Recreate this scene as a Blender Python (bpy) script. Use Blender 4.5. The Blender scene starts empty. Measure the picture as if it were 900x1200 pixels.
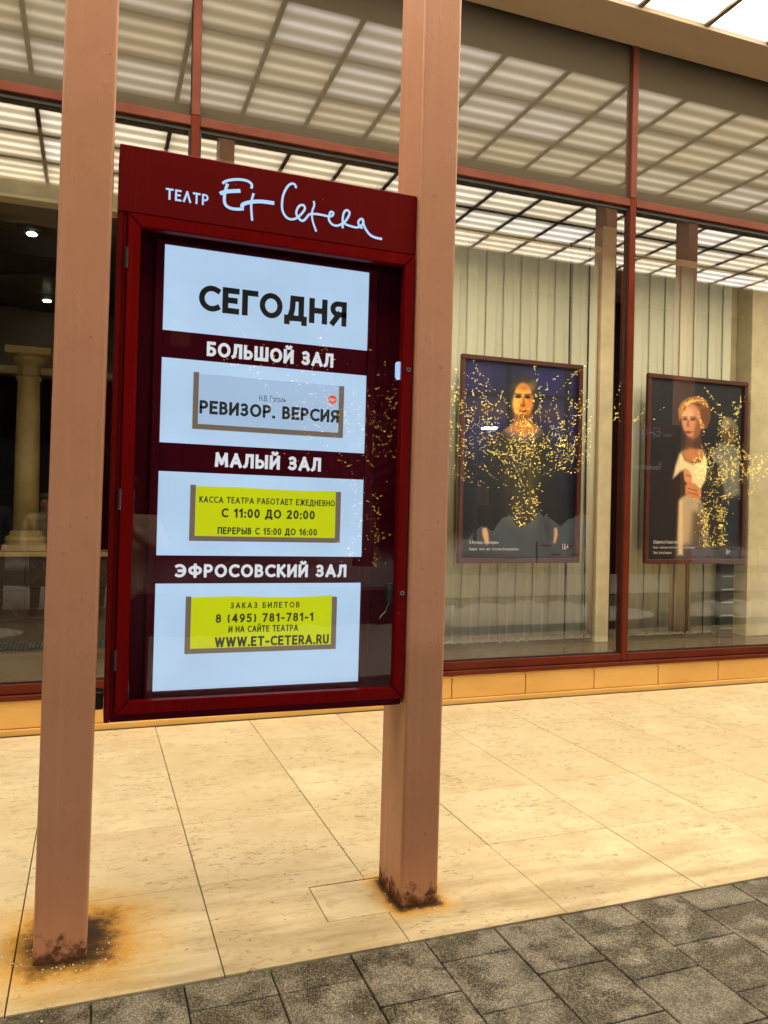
import bpy, bmesh, math, random
import numpy as np
from mathutils import Vector, Matrix
random.seed(7)
S = bpy.context.scene
COL = S.collection

# ------------------------------------------------------------------ camera
cam_data = bpy.data.cameras.new("camera")
cam = bpy.data.objects.new("camera", cam_data)
COL.objects.link(cam)
S.camera = cam
cam_data.sensor_fit = 'HORIZONTAL'
cam_data.sensor_width = 36.0
cam_data.lens = 923.15 / 900 * 36
cam_data.clip_start = 0.05
cam_data.clip_end = 2000
_r = Vector((0.93794500, -0.34618399, 0.02039180))
_u = Vector((-0.01902443, 0.00734778, 0.99979202))
_f = Vector((0.34626183, 0.93813786, -0.00030587))
_m = Matrix((_r, _u, -_f)).transposed().to_4x4()
_m.translation = Vector((0, 0, 1.5))
cam.matrix_world = _m

# ------------------------------------------------------------------ world (late dusk)
W = bpy.data.worlds.new("World")
S.world = W
W.use_nodes = True
wn = W.node_tree
bg = wn.nodes["Background"]
sky = wn.nodes.new("ShaderNodeTexSky")
sky.sky_type = 'NISHITA'
sky.sun_disc = False
sky.sun_elevation = math.radians(-4.0)
sky.sun_rotation = math.radians(200)
wn.links.new(sky.outputs[0], bg.inputs[0])
bg.inputs[1].default_value = 0.05

# ------------------------------------------------------------------ view
S.view_settings.view_transform = 'Standard'
S.view_settings.look = 'None'
S.view_settings.exposure = 0.28
S.view_settings.gamma = 1.0
S.cycles.use_denoising = True
S.cycles.max_bounces = 8
S.cycles.diffuse_bounces = 4
S.cycles.glossy_bounces = 5
S.cycles.transparent_max_bounces = 16
S.cycles.sample_clamp_indirect = 4.0
S.cycles.caustics_reflective = False
S.cycles.caustics_refractive = False

LAMP = 5.7        # radiance of the luminous canopy ceiling

# ------------------------------------------------------------------ materials
class NT:
    def __init__(s, name):
        s.m = bpy.data.materials.new(name)
        s.m.use_nodes = True
        s.t = s.m.node_tree
        s.t.nodes.clear()
        s.out = s.n("ShaderNodeOutputMaterial")
    def n(s, typ, **kw):
        nd = s.t.nodes.new(typ)
        for k, v in kw.items():
            setattr(nd, k, v)
        return nd
    def set(s, sock, v):
        if isinstance(v, bpy.types.NodeSocket):
            s.t.links.new(v, sock)
        elif v is not None:
            if hasattr(sock, "default_value") and not isinstance(v, (int, float)) and len(v) == 3 and len(sock.default_value) == 4:
                v = (*v, 1)
            sock.default_value = v
    def math(s, op, a, b=None, c=None, clamp=False):
        nd = s.n("ShaderNodeMath", operation=op, use_clamp=clamp)
        s.set(nd.inputs[0], a); s.set(nd.inputs[1], b)
        if c is not None: s.set(nd.inputs[2], c)
        return nd.outputs[0]
    def vmath(s, op, a, b=None):
        nd = s.n("ShaderNodeVectorMath", operation=op)
        s.set(nd.inputs[0], a)
        if b is not None: s.set(nd.inputs[1], b)
        return nd.outputs["Value"] if op in ("LENGTH", "DISTANCE", "DOT_PRODUCT") else nd.outputs[0]
    def mix(s, f, a, b, mode='MIX'):
        nd = s.n("ShaderNodeMix", data_type='RGBA', blend_type=mode)
        s.set(nd.inputs[0], f); s.set(nd.inputs[6], a); s.set(nd.inputs[7], b)
        return nd.outputs[2]
    def ramp(s, f, stops, interp='LINEAR'):
        nd = s.n("ShaderNodeValToRGB")
        nd.color_ramp.interpolation = interp
        e = nd.color_ramp.elements
        while len(e) < len(stops): e.new(0.5)
        for i, (p, c) in enumerate(stops):
            e[i].position = p
            if isinstance(c, (int, float)): c = (c, c, c)
            e[i].color = (*c, 1)
        s.set(nd.inputs[0], f)
        return nd.outputs[0]
    def noise(s, vec, scale, detail=4, rough=0.55, dist=0.0):
        nd = s.n("ShaderNodeTexNoise")
        s.set(nd.inputs["Vector"], vec)
        nd.inputs["Scale"].default_value = scale
        nd.inputs["Detail"].default_value = detail
        nd.inputs["Roughness"].default_value = rough
        nd.inputs["Distortion"].default_value = dist
        return nd.outputs[0]
    def voro(s, vec, scale, feature='F1'):
        nd = s.n("ShaderNodeTexVoronoi", feature=feature)
        s.set(nd.inputs["Vector"], vec)
        nd.inputs["Scale"].default_value = scale
        return nd
    def scaled(s, vec, sc, loc=(0, 0, 0)):
        nd = s.n("ShaderNodeMapping")
        s.set(nd.inputs[0], vec)
        nd.inputs["Scale"].default_value = sc
        nd.inputs["Location"].default_value = loc
        return nd.outputs[0]
    def pos(s): return s.n("ShaderNodeNewGeometry").outputs["Position"]
    def obj(s): return s.n("ShaderNodeTexCoord").outputs["Object"]
    def rnd(s): return s.n("ShaderNodeObjectInfo").outputs["Random"]
    def sep(s, v):
        nd = s.n("ShaderNodeSeparateXYZ"); s.set(nd.inputs[0], v); return nd.outputs
    def bump(s, h, strength=0.3, dist=0.01):
        nd = s.n("ShaderNodeBump")
        nd.inputs["Strength"].default_value = strength
        nd.inputs["Distance"].default_value = dist
        s.set(nd.inputs["Height"], h)
        return nd.outputs[0]
    def bsdf(s, col, rough=0.5, metal=0.0, normal=None, spec=0.5, emis=None, es=0.0, coat=0.0, sheen=0.0):
        b = s.n("ShaderNodeBsdfPrincipled")
        s.set(b.inputs["Base Color"], col)
        s.set(b.inputs["Roughness"], rough)
        s.set(b.inputs["Metallic"], metal)
        s.set(b.inputs["Specular IOR Level"], spec)
        if coat: b.inputs["Coat Weight"].default_value = coat; b.inputs["Coat Roughness"].default_value = 0.15
        if sheen: b.inputs["Sheen Weight"].default_value = sheen
        if normal is not None: s.set(b.inputs["Normal"], normal)
        if emis is not None:
            s.set(b.inputs["Emission Color"], emis); s.set(b.inputs["Emission Strength"], es)
        s.t.links.new(b.outputs[0], s.out.inputs[0])
        return s.m

M = {}
def simple(name, col, rough=0.5, metal=0.0, var=0.15, scale=6.0, bump=0.0, bscale=60, spec=0.5, coat=0.0):
    k = NT(name)
    o = k.obj()
    n = k.noise(o, scale, 5)
    c = k.mix(k.ramp(n, [(0.3, 0.0), (0.7, 1.0)]), [v * (1 - var) for v in col], [min(1, v * (1 + var)) for v in col])
    nm = k.bump(k.noise(o, bscale, 3), bump, 0.003) if bump else None
    M[name] = k.bsdf(c, rough, metal, nm, spec, coat=coat)
    return M[name]

def emit(name, col, strength, sampled=True):
    k = NT(name)
    e = k.n("ShaderNodeEmission")
    k.set(e.inputs[0], col); e.inputs[1].default_value = strength
    k.t.links.new(e.outputs[0], k.out.inputs[0])
    if not sampled: k.m.cycles.emission_sampling = 'NONE'
    M[name] = k.m
    return k.m

# luminous ceiling panel: tubes run along X behind a ribbed diffuser
def panel_mat():
    k = NT("ceiling_diffuser")
    o = k.sep(k.obj())
    r = k.rnd()
    y = k.math('ADD', k.math('MULTIPLY', o[1], 3.0 / 0.60), 0.0)
    wv = k.math('COSINE', k.math('MULTIPLY', y, 2 * math.pi))
    wv = k.math('POWER', k.math('MULTIPLY_ADD', wv, 0.5, 0.5), 1.7)
    fine = k.noise(k.scaled(k.obj(), (0.6, 46, 1)), 1.0, 2)
    edge = k.math('SUBTRACT', 1.0, k.math('POWER', k.math('ABSOLUTE', k.math('MULTIPLY', o[1], 3.1)), 3.0), clamp=True)
    edgex = k.math('SUBTRACT', 1.0, k.math('MULTIPLY', k.math('POWER', k.math('ABSOLUTE', k.math('MULTIPLY', o[0], 3.2)), 6.0), 0.45), clamp=True)
    s = k.math('MULTIPLY_ADD', wv, 0.66, 0.50)
    s = k.math('MULTIPLY', s, k.math('MULTIPLY_ADD', edge, 0.60, 0.40))
    s = k.math('MULTIPLY', s, edgex)
    s = k.math('MULTIPLY', s, k.math('MULTIPLY_ADD', fine, 0.5, 0.75))
    s = k.math('MULTIPLY', s, k.math('MULTIPLY_ADD', r, 0.22, 0.89))
    warm = k.ramp(r, [(0.0, (1.0, 0.84, 0.62)), (0.45, (1.0, 0.88, 0.71)), (0.75, (1.0, 0.90, 0.79)), (1.0, (0.97, 0.90, 0.90))])
    col = k.mix(wv, k.mix(1.0, warm, (0.94, 0.90, 0.76), 'MULTIPLY'), warm)
    e = k.n("ShaderNodeEmission")
    k.set(e.inputs[0], col); k.set(e.inputs[1], k.math('MULTIPLY', s, LAMP * 1.55))
    k.t.links.new(e.outputs[0], k.out.inputs[0])
    M["diffuser"] = k.m
panel_mat()

def schlick(k, base, gain=0.96, nrm=None):
    g = k.n("ShaderNodeNewGeometry")
    c = k.math('ABSOLUTE', k.vmath('DOT_PRODUCT', g.outputs["Normal"], g.outputs["Incoming"]))
    p = k.math('POWER', k.math('SUBTRACT', 1.0, c, clamp=True), 5.0)
    return k.math('MULTIPLY_ADD', p, gain, base, clamp=True)

def glass_mat(name, base, tint, wave=0.02, k1=1.0, dirt=0.0):
    k = NT(name)
    p = k.pos()
    nm = k.bump(k.noise(k.scaled(p, (1, 1, 0.5)), 1.3, 2), wave, 0.03) if wave else None
    f = schlick(k, base)
    tr = k.n("ShaderNodeBsdfTransparent"); tr.inputs[0].default_value = (*tint, 1)
    gl = k.n("ShaderNodeBsdfGlossy"); gl.inputs["Roughness"].default_value = 0.0
    gl.inputs[0].default_value = (1, 0.98, 0.94, 1)
    if nm is not None: k.set(gl.inputs["Normal"], nm)
    mx = k.n("ShaderNodeMixShader")
    k.set(mx.inputs[0], f)
    k.t.links.new(tr.outputs[0], mx.inputs[1]); k.t.links.new(gl.outputs[0], mx.inputs[2])
    k.t.links.new(mx.outputs[0], k.out.inputs[0])
    M[name] = k.m
glass_mat("shop_glass", 0.105, (1.0, 1.0, 0.97), 0.005)
glass_mat("case_glass", 0.055, (0.97, 0.97, 0.97), 0.006)

def spandrel():
    k = NT("spandrel_glass")
    p = k.pos()
    d = k.n("ShaderNodeBsdfDiffuse"); d.inputs[0].default_value = (0.085, 0.070, 0.046, 1)
    g = k.n("ShaderNodeBsdfGlossy"); g.inputs["Roughness"].default_value = 0.0
    g.inputs[0].default_value = (1, 0.97, 0.88, 1)
    k.set(g.inputs["Normal"], k.bump(k.noise(p, 1.1, 2), 0.012, 0.03))
    mx = k.n("ShaderNodeMixShader")
    k.set(mx.inputs[0], schlick(k, 0.038))
    k.t.links.new(d.outputs[0], mx.inputs[1]); k.t.links.new(g.outputs[0], mx.inputs[2])
    k.t.links.new(mx.outputs[0], k.out.inputs[0])
    M["spandrel"] = k.m
spandrel()

POSTS = [(-0.075, 2.905, 0.083, 0.122), (1.1965, 2.890, 0.0775, 0.124)]   # x, y, half sizes of the two near posts

def rust_dist(k, p, pst, amp, ns, grow=(0, 0)):
    q = k.vmath('SUBTRACT', p, (pst[0] + grow[0], pst[1] + grow[1], 0))
    q = k.vmath('ABSOLUTE', q)
    q = k.vmath('SUBTRACT', q, (pst[2], pst[3], 5))
    q = k.vmath('MAXIMUM', q, (0, 0, 0))
    d = k.vmath('LENGTH', q)
    return k.math('ADD', d, k.math('MULTIPLY', k.math('SUBTRACT', k.noise(p, ns, 5, 0.65), 0.5), amp))

def travertine():
    k = NT("travertine")
    p = k.pos()
    r = k.rnd()
    off = k.n("ShaderNodeCombineXYZ")
    k.set(off.inputs[0], k.math('MULTIPLY', r, 37.0)); k.set(off.inputs[1], k.math('MULTIPLY', r, 91.0))
    q = k.vmath('ADD', p, off.outputs[0])
    cloud = k.noise(q, 2.4, 5, 0.6)
    vein = k.noise(k.scaled(q, (2.2, 9, 1)), 1.2, 5, 0.6, 0.6)
    c = k.mix(k.ramp(cloud, [(0.3, 0), (0.7, 1)]), (0.64, 0.52, 0.31), (0.80, 0.69, 0.45))
    c = k.mix(k.math('MULTIPLY', k.ramp(vein, [(0.48, 0), (0.72, 1)]), 0.22), c, (0.52, 0.40, 0.20))
    c = k.mix(k.math('MULTIPLY_ADD', r, 0.38, 0.0), c, (0.60, 0.455, 0.235))
    mot = k.noise(k.scaled(q, (6, 7.5, 1)), 1.5, 6, 0.75, 0.3)
    c = k.mix(k.math('MULTIPLY', k.ramp(mot, [(0.52, 0), (0.62, 1)]), 0.42), c, (0.50, 0.345, 0.18))
    # travertine pits: short dark dashes lying in clusters
    pitn = k.noise(k.scaled(q, (19, 44, 1)), 1.0, 5, 0.7, 0.8)
    clus = k.ramp(k.noise(k.scaled(q, (2.6, 4.2, 1)), 1.0, 4, 0.6), [(0.44, 0.0), (0.56, 1.0)])
    pit = k.math('MULTIPLY', k.ramp(pitn, [(0.56, 0), (0.62, 1)]), clus)
    pit2 = k.ramp(k.noise(q, 38, 2), [(0.72, 0), (0.74, 1)])
    pits = k.math('MAXIMUM', k.math('MULTIPLY', pit, 0.60), k.math('MULTIPLY', pit2, 0.9))
    c = k.mix(pits, c, (0.20, 0.125, 0.055))
    # worn walkway grime near the street edge
    y = k.sep(p)[1]
    gr = k.math('MULTIPLY', k.ramp(k.math('SUBTRACT', y, 2.4), [(0.15, 1.0), (0.95, 0.0)]), k.ramp(k.noise(k.scaled(p, (0.7, 3.8, 1)), 1.9, 5, 0.6), [(0.44, 0), (0.64, 1)]))
    c = k.mix(k.math('MULTIPLY', gr, 0.75), c, (0.33, 0.235, 0.12))
    # rust run-off round the two post feet
    for pst, amp, w, g in ((POSTS[0], 0.20, 1.0, (0.03, 0.0)), (POSTS[1], 0.06, 0.30, (-0.004, -0.012))):
        d = rust_dist(k, p, pst, amp * 0.8, 8.0 if w > 0.9 else 16.0, g)
        d = k.math('ADD', d, k.math('MULTIPLY', k.math('SUBTRACT', k.noise(p, 34.0, 5, 0.75), 0.5), 0.13 * w))
        col = k.ramp(k.math('DIVIDE', d, 0.36 * w), [(0.0, (0.045, 0.022, 0.006)), (0.07, (0.10, 0.046, 0.007)), (0.13, (0.28, 0.125, 0.008)), (0.26, (0.60, 0.30, 0.020)), (0.60, (0.70, 0.42, 0.07)), (1.0, (0.76, 0.55, 0.20))])
        f = k.ramp(k.math('DIVIDE', d, 0.33 * w), [(0.0, 1.0), (0.18, 0.93), (0.36, 0.72), (0.42, 0.50), (0.72, 0.25), (1.0, 0.0)])
        c = k.mix(f, c, col)
    h = k.math('SUBTRACT', k.math('MULTIPLY', cloud, 0.2), pits)
    ro = k.ramp(k.noise(p, 3, 4), [(0.3, 0.42), (0.7, 0.62)])
    M["travertine"] = k.bsdf(c, ro, 0, k.bump(h, 0.35, 0.0025), 0.45)
travertine()

def granite(name, wet=True):
    k = NT(name)
    p = k.pos()
    sp = k.noise(p, 165, 2, 0.85)
    sp2 = k.voro(p, 210).outputs["Color"]
    c = k.ramp(sp, [(0.42, (0.012, 0.011, 0.009)), (0.50, (0.11, 0.098, 0.074)), (0.58, (0.52, 0.48, 0.37))])
    c = k.mix(0.35, c, k.mix(1.0, (0.20, 0.175, 0.125), sp2, 'MULTIPLY'))
    big = k.noise(p, 4.2, 4, 0.6, 0.5)
    q = k.obj()
    dry = k.ramp(k.math('ADD', k.noise(k.vmath('ADD', p, (3, 1, 0)), 8.5, 4, 0.55), k.math('MULTIPLY', k.rnd(), 0.12)), [(0.50, 0.0), (0.66, 1.0)])
    c = k.mix(k.math('MULTIPLY', dry, 0.85), k.mix(1.0, c, (0.58, 0.55, 0.49), 'MULTIPLY'), k.mix(0.26, c, (0.55, 0.49, 0.37)))
    c = k.mix(k.math('MULTIPLY', k.ramp(big, [(0.45, 0), (0.7, 1)]), 0.20), c, (0.05, 0.042, 0.03))
    c = k.mix(k.math('MULTIPLY', k.math('SUBTRACT', k.rnd(), 0.4), 0.3, clamp=True), c, (0.05, 0.045, 0.035))
    ro = k.math('MULTIPLY_ADD', dry, 0.3, 0.42)
    M[name] = k.bsdf(c, ro, 0, k.bump(sp, 0.5, 0.0025), 0.4)
granite("granite")

def post_paint():
    k = NT("post_paint")
    o = k.obj(); p = k.pos()
    g = k.noise(o, 1.6, 4)
    c = k.mix(k.ramp(g, [(0.3, 0), (0.7, 1)]), (0.47, 0.215, 0.115), (0.545, 0.262, 0.15))
    streak = k.noise(k.scaled(o, (34, 34, 1.0)), 1.0, 4, 0.6)
    c = k.mix(k.math('MULTIPLY', k.ramp(streak, [(0.5, 0), (0.72, 1)]), 0.22), c, (0.62, 0.36, 0.24))
    c = k.mix(k.math('MULTIPLY', k.ramp(k.noise(o, 9, 5, 0.7), [(0.5, 0), (0.75, 1)]), 0.18), c, (0.33, 0.14, 0.08))
    chips = k.ramp(k.noise(k.scaled(o, (1, 1, 0.8)), 42, 3, 0.6), [(0.70, 0), (0.72, 1)])
    c = k.mix(k.math('MULTIPLY', chips, 0.7), c, (0.26, 0.10, 0.055))
    z = k.sep(p)[2]
    h = k.math('SUBTRACT', k.math('MULTIPLY', k.noise(p, 18, 5, 0.7), 0.30), z)
    rust = k.ramp(k.math('ADD', h, 0.0), [(0.075, 0), (0.12, 1)])
    c = k.mix(rust, c, k.ramp(k.noise(p, 45, 4), [(0.35, (0.045, 0.016, 0.006)), (0.65, (0.19, 0.065, 0.018))]))
    drips = k.noise(k.scaled(o, (1, 1, 0.55)), 30, 4, 0.6)
    bm_ = k.math('ADD', k.math('MULTIPLY', k.noise(o, 160, 2), 0.22), k.math('MULTIPLY', k.ramp(drips, [(0.60, 0), (0.72, 1)]), 0.8))
    M["post_paint"] = k.bsdf(c, k.math('MULTIPLY_ADD', rust, 0.4, 0.40), 0, k.bump(bm_, 0.34, 0.003), 0.45)
post_paint()

def red_paint(name, c1, c2, rough):
    k = NT(name)
    o = k.obj()
    c = k.mix(k.ramp(k.noise(o, 3, 5), [(0.3, 0), (0.7, 1)]), c1, c2)
    c = k.mix(k.math('MULTIPLY', k.ramp(k.noise(k.scaled(o, (60, 60, 1.5)), 1, 3), [(0.58, 0), (0.75, 1)]), 0.22), c, (c1[0] * 1.5 + 0.03, c1[1] + 0.02, c1[2] + 0.02))
    c = k.mix(k.math('MULTIPLY', k.ramp(k.noise(o, 38, 2), [(0.77, 0), (0.79, 1)]), 0.6), c, (0.45, 0.12, 0.09))
    M[name] = k.bsdf(c, rough, 0, k.bump(k.noise(o, 25, 4), 0.08, 0.002), 0.06)
red_paint("case_red", (0.128, 0.0012, 0.0012), (0.158, 0.0016, 0.0016), 0.38)
red_paint("case_header", (0.11, 0.002, 0.002), (0.13, 0.003, 0.003), 0.5)
red_paint("case_maroon", (0.060, 0.001, 0.009), (0.080, 0.002, 0.011), 0.5)
red_paint("frame_copper", (0.125, 0.036, 0.022), (0.175, 0.056, 0.034), 0.32)
red_paint("frame_red", (0.095, 0.017, 0.008), (0.135, 0.024, 0.011), 0.24)

def stone_base():
    k = NT("ochre_stone")
    p = k.pos()
    c = k.mix(k.ramp(k.noise(k.scaled(p, (1, 1, 3)), 2.5, 5), [(0.3, 0), (0.7, 1)]), (0.68, 0.38, 0.090), (0.78, 0.45, 0.12))
    c = k.mix(k.math('MULTIPLY', k.rnd(), 0.22), c, (0.56, 0.30, 0.07))
    c = k.mix(k.math('MULTIPLY', k.ramp(k.noise(p, 90, 2), [(0.70, 0), (0.74, 1)]), 0.35), c, (0.4, 0.22, 0.06))
    M["ochre_stone"] = k.bsdf(c, 0.45, 0, k.bump(k.noise(p, 70, 3), 0.12, 0.002))
stone_base()

def soffit():
    k = NT("soffit_paint")
    p = k.pos()
    c = k.mix(k.ramp(k.noise(k.scaled(p, (0.6, 2, 1)), 2.0, 5), [(0.3, 0), (0.7, 1)]), (0.47, 0.37, 0.265), (0.56, 0.45, 0.33))
    M["soffit"] = k.bsdf(c, 0.55, 0, k.bump(k.noise(p, 30, 3), 0.05, 0.002))
soffit()

simple("grid_metal", (0.16, 0.125, 0.085), 0.5)
simple("black_rubber", (0.012, 0.011, 0.010), 0.5)
simple("dark_steel", (0.05, 0.045, 0.04), 0.35, 0.8)
simple("steel", (0.35, 0.43, 0.40), 0.35, 0.9)
simple("wall_cream", (0.60, 0.53, 0.33), 0.7)
simple("lobby_dark", (0.085, 0.058, 0.032), 0.5)
simple("lobby_ceiling", (0.085, 0.062, 0.038), 0.7)
simple("column_stone", (0.40, 0.29, 0.11), 0.4, bump=0.1)
simple("cove_paint", (0.10, 0.075, 0.045), 0.7)
simple("inlay_stone", (0.085, 0.055, 0.03), 0.4)
simple("brown_tile", (0.055, 0.03, 0.016), 0.25)
simple("lobby_floor", (0.075, 0.055, 0.036), 0.22, scale=2)
simple("poster_wood", (0.085, 0.022, 0.011), 0.35)
simple("bark", (0.05, 0.035, 0.022), 0.9, bump=0.4)
simple("asphalt", (0.045, 0.043, 0.040), 0.7, scale=1.2, bump=0.3)
simple("paper_grey", (0.20, 0.165, 0.13), 0.6)
simple("skin", (0.55, 0.30, 0.19), 0.5)
simple("hair", (0.12, 0.07, 0.035), 0.6)
simple("coat_pale", (0.58, 0.50, 0.40), 0.85, scale=20)
simple("coat_black", (0.02, 0.02, 0.022), 0.8)
simple("trousers_dark", (0.03, 0.03, 0.04), 0.8)
simple("tape_red", (0.6, 0.04, 0.03), 0.4)
simple("tape_white", (0.75, 0.72, 0.68), 0.4)
simple("salt", (0.85, 0.83, 0.78), 0.5)
simple("leaf_litter", (0.35, 0.2, 0.08), 0.7)
simple("far_wall", (0.10, 0.09, 0.08), 0.8, scale=0.3)
simple("clear_tape", (0.5, 0.55, 0.6), 0.2)

def snow():
    k = NT("snow")
    p = k.pos()
    dirt = k.ramp(k.noise(p, 1.4, 6, 0.65), [(0.42, 0), (0.75, 1)])
    c = k.mix(k.math('MULTIPLY', dirt, 0.35), (0.84, 0.83, 0.80), (0.40, 0.36, 0.30))
    M["snow"] = k.bsdf(c, 0.6, 0, k.bump(k.noise(p, 9, 6, 0.7), 0.5, 0.06))
snow()

def blind_fabric():
    k = NT("blind_fabric")
    o = k.obj()
    c = k.mix(k.rnd(), (0.56, 0.56, 0.41), (0.63, 0.62, 0.46))
    c = k.mix(k.math('MULTIPLY', k.noise(k.scaled(o, (160, 160, 6)), 1, 3), 0.25), c, (0.48, 0.47, 0.34))
    M["blind_fabric"] = k.bsdf(c, 0.8)
blind_fabric()

def plaid():
    k = NT("coat_plaid")
    s = k.sep(k.obj())
    a = k.math('GREATER_THAN', k.math('SINE', k.math('MULTIPLY', s[0], 55)), 0.6)
    b = k.math('GREATER_THAN', k.math('SINE', k.math('MULTIPLY', s[2], 55)), 0.6)
    c = k.mix(k.math('MULTIPLY', k.math('ADD', a, b), 0.45), (0.50, 0.42, 0.32), (0.12, 0.09, 0.07))
    M["coat_plaid"] = k.bsdf(c, 0.85)
plaid()

def lit_sheet(name, col, strength, var=0.08):
    k = NT(name)
    p = k.pos()
    n = k.noise(k.scaled(p, (1, 1, 1.5)), 2.2, 3)
    s = k.math('MULTIPLY', k.math('MULTIPLY_ADD', n, var * 2, 1 - var), strength)
    b = k.n("ShaderNodeBsdfPrincipled")
    k.set(b.inputs["Base Color"], [v * 0.12 for v in col]); b.inputs["Roughness"].default_value = 0.4
    k.set(b.inputs["Emission Color"], col); k.set(b.inputs["Emission Strength"], s)
    k.t.links.new(b.outputs[0], k.out.inputs[0])
    M[name] = k.m
lit_sheet("lit_white", (0.52, 0.73, 0.98), 0.71, 0.18)
lit_sheet("lit_paper", (0.47, 0.65, 0.88), 0.64)
lit_sheet("lit_yellow", (0.62, 0.69, 0.004), 0.70, 0.12)
lit_sheet("lit_letters", (0.44, 0.66, 1.0), 0.78)
lit_sheet("lit_caption", (0.80, 0.84, 0.90), 0.70)
lit_sheet("lit_red", (0.85, 0.10, 0.05), 0.7)
simple("ink", (0.012, 0.014, 0.016), 0.5)
simple("ink_soft", (0.035, 0.04, 0.035), 0.5)
simple("print_white", (0.62, 0.60, 0.55), 0.5)
lit_sheet("holder", (0.36, 0.27, 0.19), 0.34)  # card holder plastic emits a little, standing in for panel light shining through
emit("bulb", (1.0, 0.72, 0.14), 16.0, False)
emit("bulb_small", (1.0, 0.62, 0.10), 7.0, False)
emit("downlight_glow", (1.0, 0.88, 0.62), 75.0)
emit("led", (0.80, 0.90, 1.0), 1900.0)
emit("window_glow", (1.0, 0.6, 0.25), 0.12, False)
emit("lobby_lamp", (1.0, 0.78, 0.42), 3.0)

# ------------------------------------------------------------------ helpers
BASE = {}
def BM(): return bmesh.new()
def box(bm, x0, x1, y0, y1, z0, z1, bev=0.0, seg=1):
    r = bmesh.ops.create_cube(bm, size=1.0)
    vs = r['verts']
    for v in vs:
        v.co = Vector((x0 + (v.co.x + .5) * (x1 - x0), y0 + (v.co.y + .5) * (y1 - y0), z0 + (v.co.z + .5) * (z1 - z0)))
    if bev:
        es = list({e for v in vs for e in v.link_edges})
        bmesh.ops.bevel(bm, geom=es, offset=bev, segments=seg, affect='EDGES', profile=0.5)
    return bm
def sheet_xz(x0, x1, y, z0, z1):
    bm = BM()
    bm.faces.new([bm.verts.new(v) for v in ((x0, y, z0), (x1, y, z0), (x1, y, z1), (x0, y, z1))])
    return bm
def prism(bm, poly, z0, z1, axis='z'):
    """poly: list of (a,b); extruded along axis"""
    def P(a, b, c):
        return (a, b, c) if axis == 'z' else ((a, c, b) if axis == 'y' else (c, a, b))
    lo = [bm.verts.new(P(a, b, z0)) for a, b in poly]
    hi = [bm.verts.new(P(a, b, z1)) for a, b in poly]
    n = len(poly)
    bm.faces.new(lo); bm.faces.new(hi[::-1])
    for i in range(n):
        bm.faces.new((lo[i], hi[i], hi[(i + 1) % n], lo[(i + 1) % n]))
    bmesh.ops.recalc_face_normals(bm, faces=bm.faces[:])
    return bm
def lathe(bm, prof, cx, cy, seg=24):
    rings = []
    for r, z in prof:
        rings.append([bm.verts.new((cx + r * math.cos(2 * math.pi * i / seg), cy + r * math.sin(2 * math.pi * i / seg), z)) for i in range(seg)])
    for a, b in zip(rings, rings[1:]):
        for i in range(seg):
            bm.faces.new((a[i], a[(i + 1) % seg], b[(i + 1) % seg], b[i]))
    bm.faces.new(rings[0][::-1]); bm.faces.new(rings[-1])
    bmesh.ops.recalc_face_normals(bm, faces=bm.faces[:])
    return bm
def tube(bm, pts, rad, seg=6):
    pts = [Vector(p) for p in pts]
    rads = rad if isinstance(rad, (list, tuple)) else [rad] * len(pts)
    rings = []
    for i, p in enumerate(pts):
        d = (pts[min(i + 1, len(pts) - 1)] - pts[max(i - 1, 0)]).normalized()
        a = d.cross(Vector((0, 0, 1)) if abs(d.z) < .9 else Vector((1, 0, 0))).normalized()
        b = d.cross(a)
        rings.append([bm.verts.new(p + (a * math.cos(2 * math.pi * k / seg) + b * math.sin(2 * math.pi * k / seg)) * rads[i]) for k in range(seg)])
    for a, b in zip(rings, rings[1:]):
        for k in range(seg):
            bm.faces.new((a[k], a[(k + 1) % seg], b[(k + 1) % seg], b[k]))
    bm.faces.new(rings[0][::-1]); bm.faces.new(rings[-1])
    return bm
def obj(name, bm, mat, parent=None, smooth=False, local=False):
    me = bpy.data.meshes.new(name)
    if parent is not None and not local:
        b = BASE[parent.name]
        bmesh.ops.translate(bm, verts=bm.verts[:], vec=-b)
    bm.to_mesh(me); bm.free()
    if smooth:
        for p in me.polygons: p.use_smooth = True
    me.materials.append(M[mat] if isinstance(mat, str) else mat)
    o = bpy.data.objects.new(name, me)
    COL.objects.link(o)
    if parent is not None:
        o.parent = parent
        BASE[o.name] = BASE[parent.name]
    else:
        BASE[o.name] = Vector((0, 0, 0))
    return o
def tag(o, label, cat, group=None):
    o["label"] = label; o["category"] = cat
    if group: o["group"] = group
    return o
def struct(o, kind="structure"):
    o["kind"] = kind
    return o
def thing(name, loc, label, cat, group=None):
    o = bpy.data.objects.new(name, None)
    o.empty_display_size = 0.1
    o.location = loc
    COL.objects.link(o)
    BASE[o.name] = Vector(loc)
    return tag(o, label, cat, group)
def copy_tree(o, parent=None):
    c = o.copy(); COL.objects.link(c)
    if parent is not None: c.parent = parent
    for ch in list(o.children):
        copy_tree(ch, c)
    return c
def place_local(o, loc):
    o.location = Vector(loc)

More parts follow.
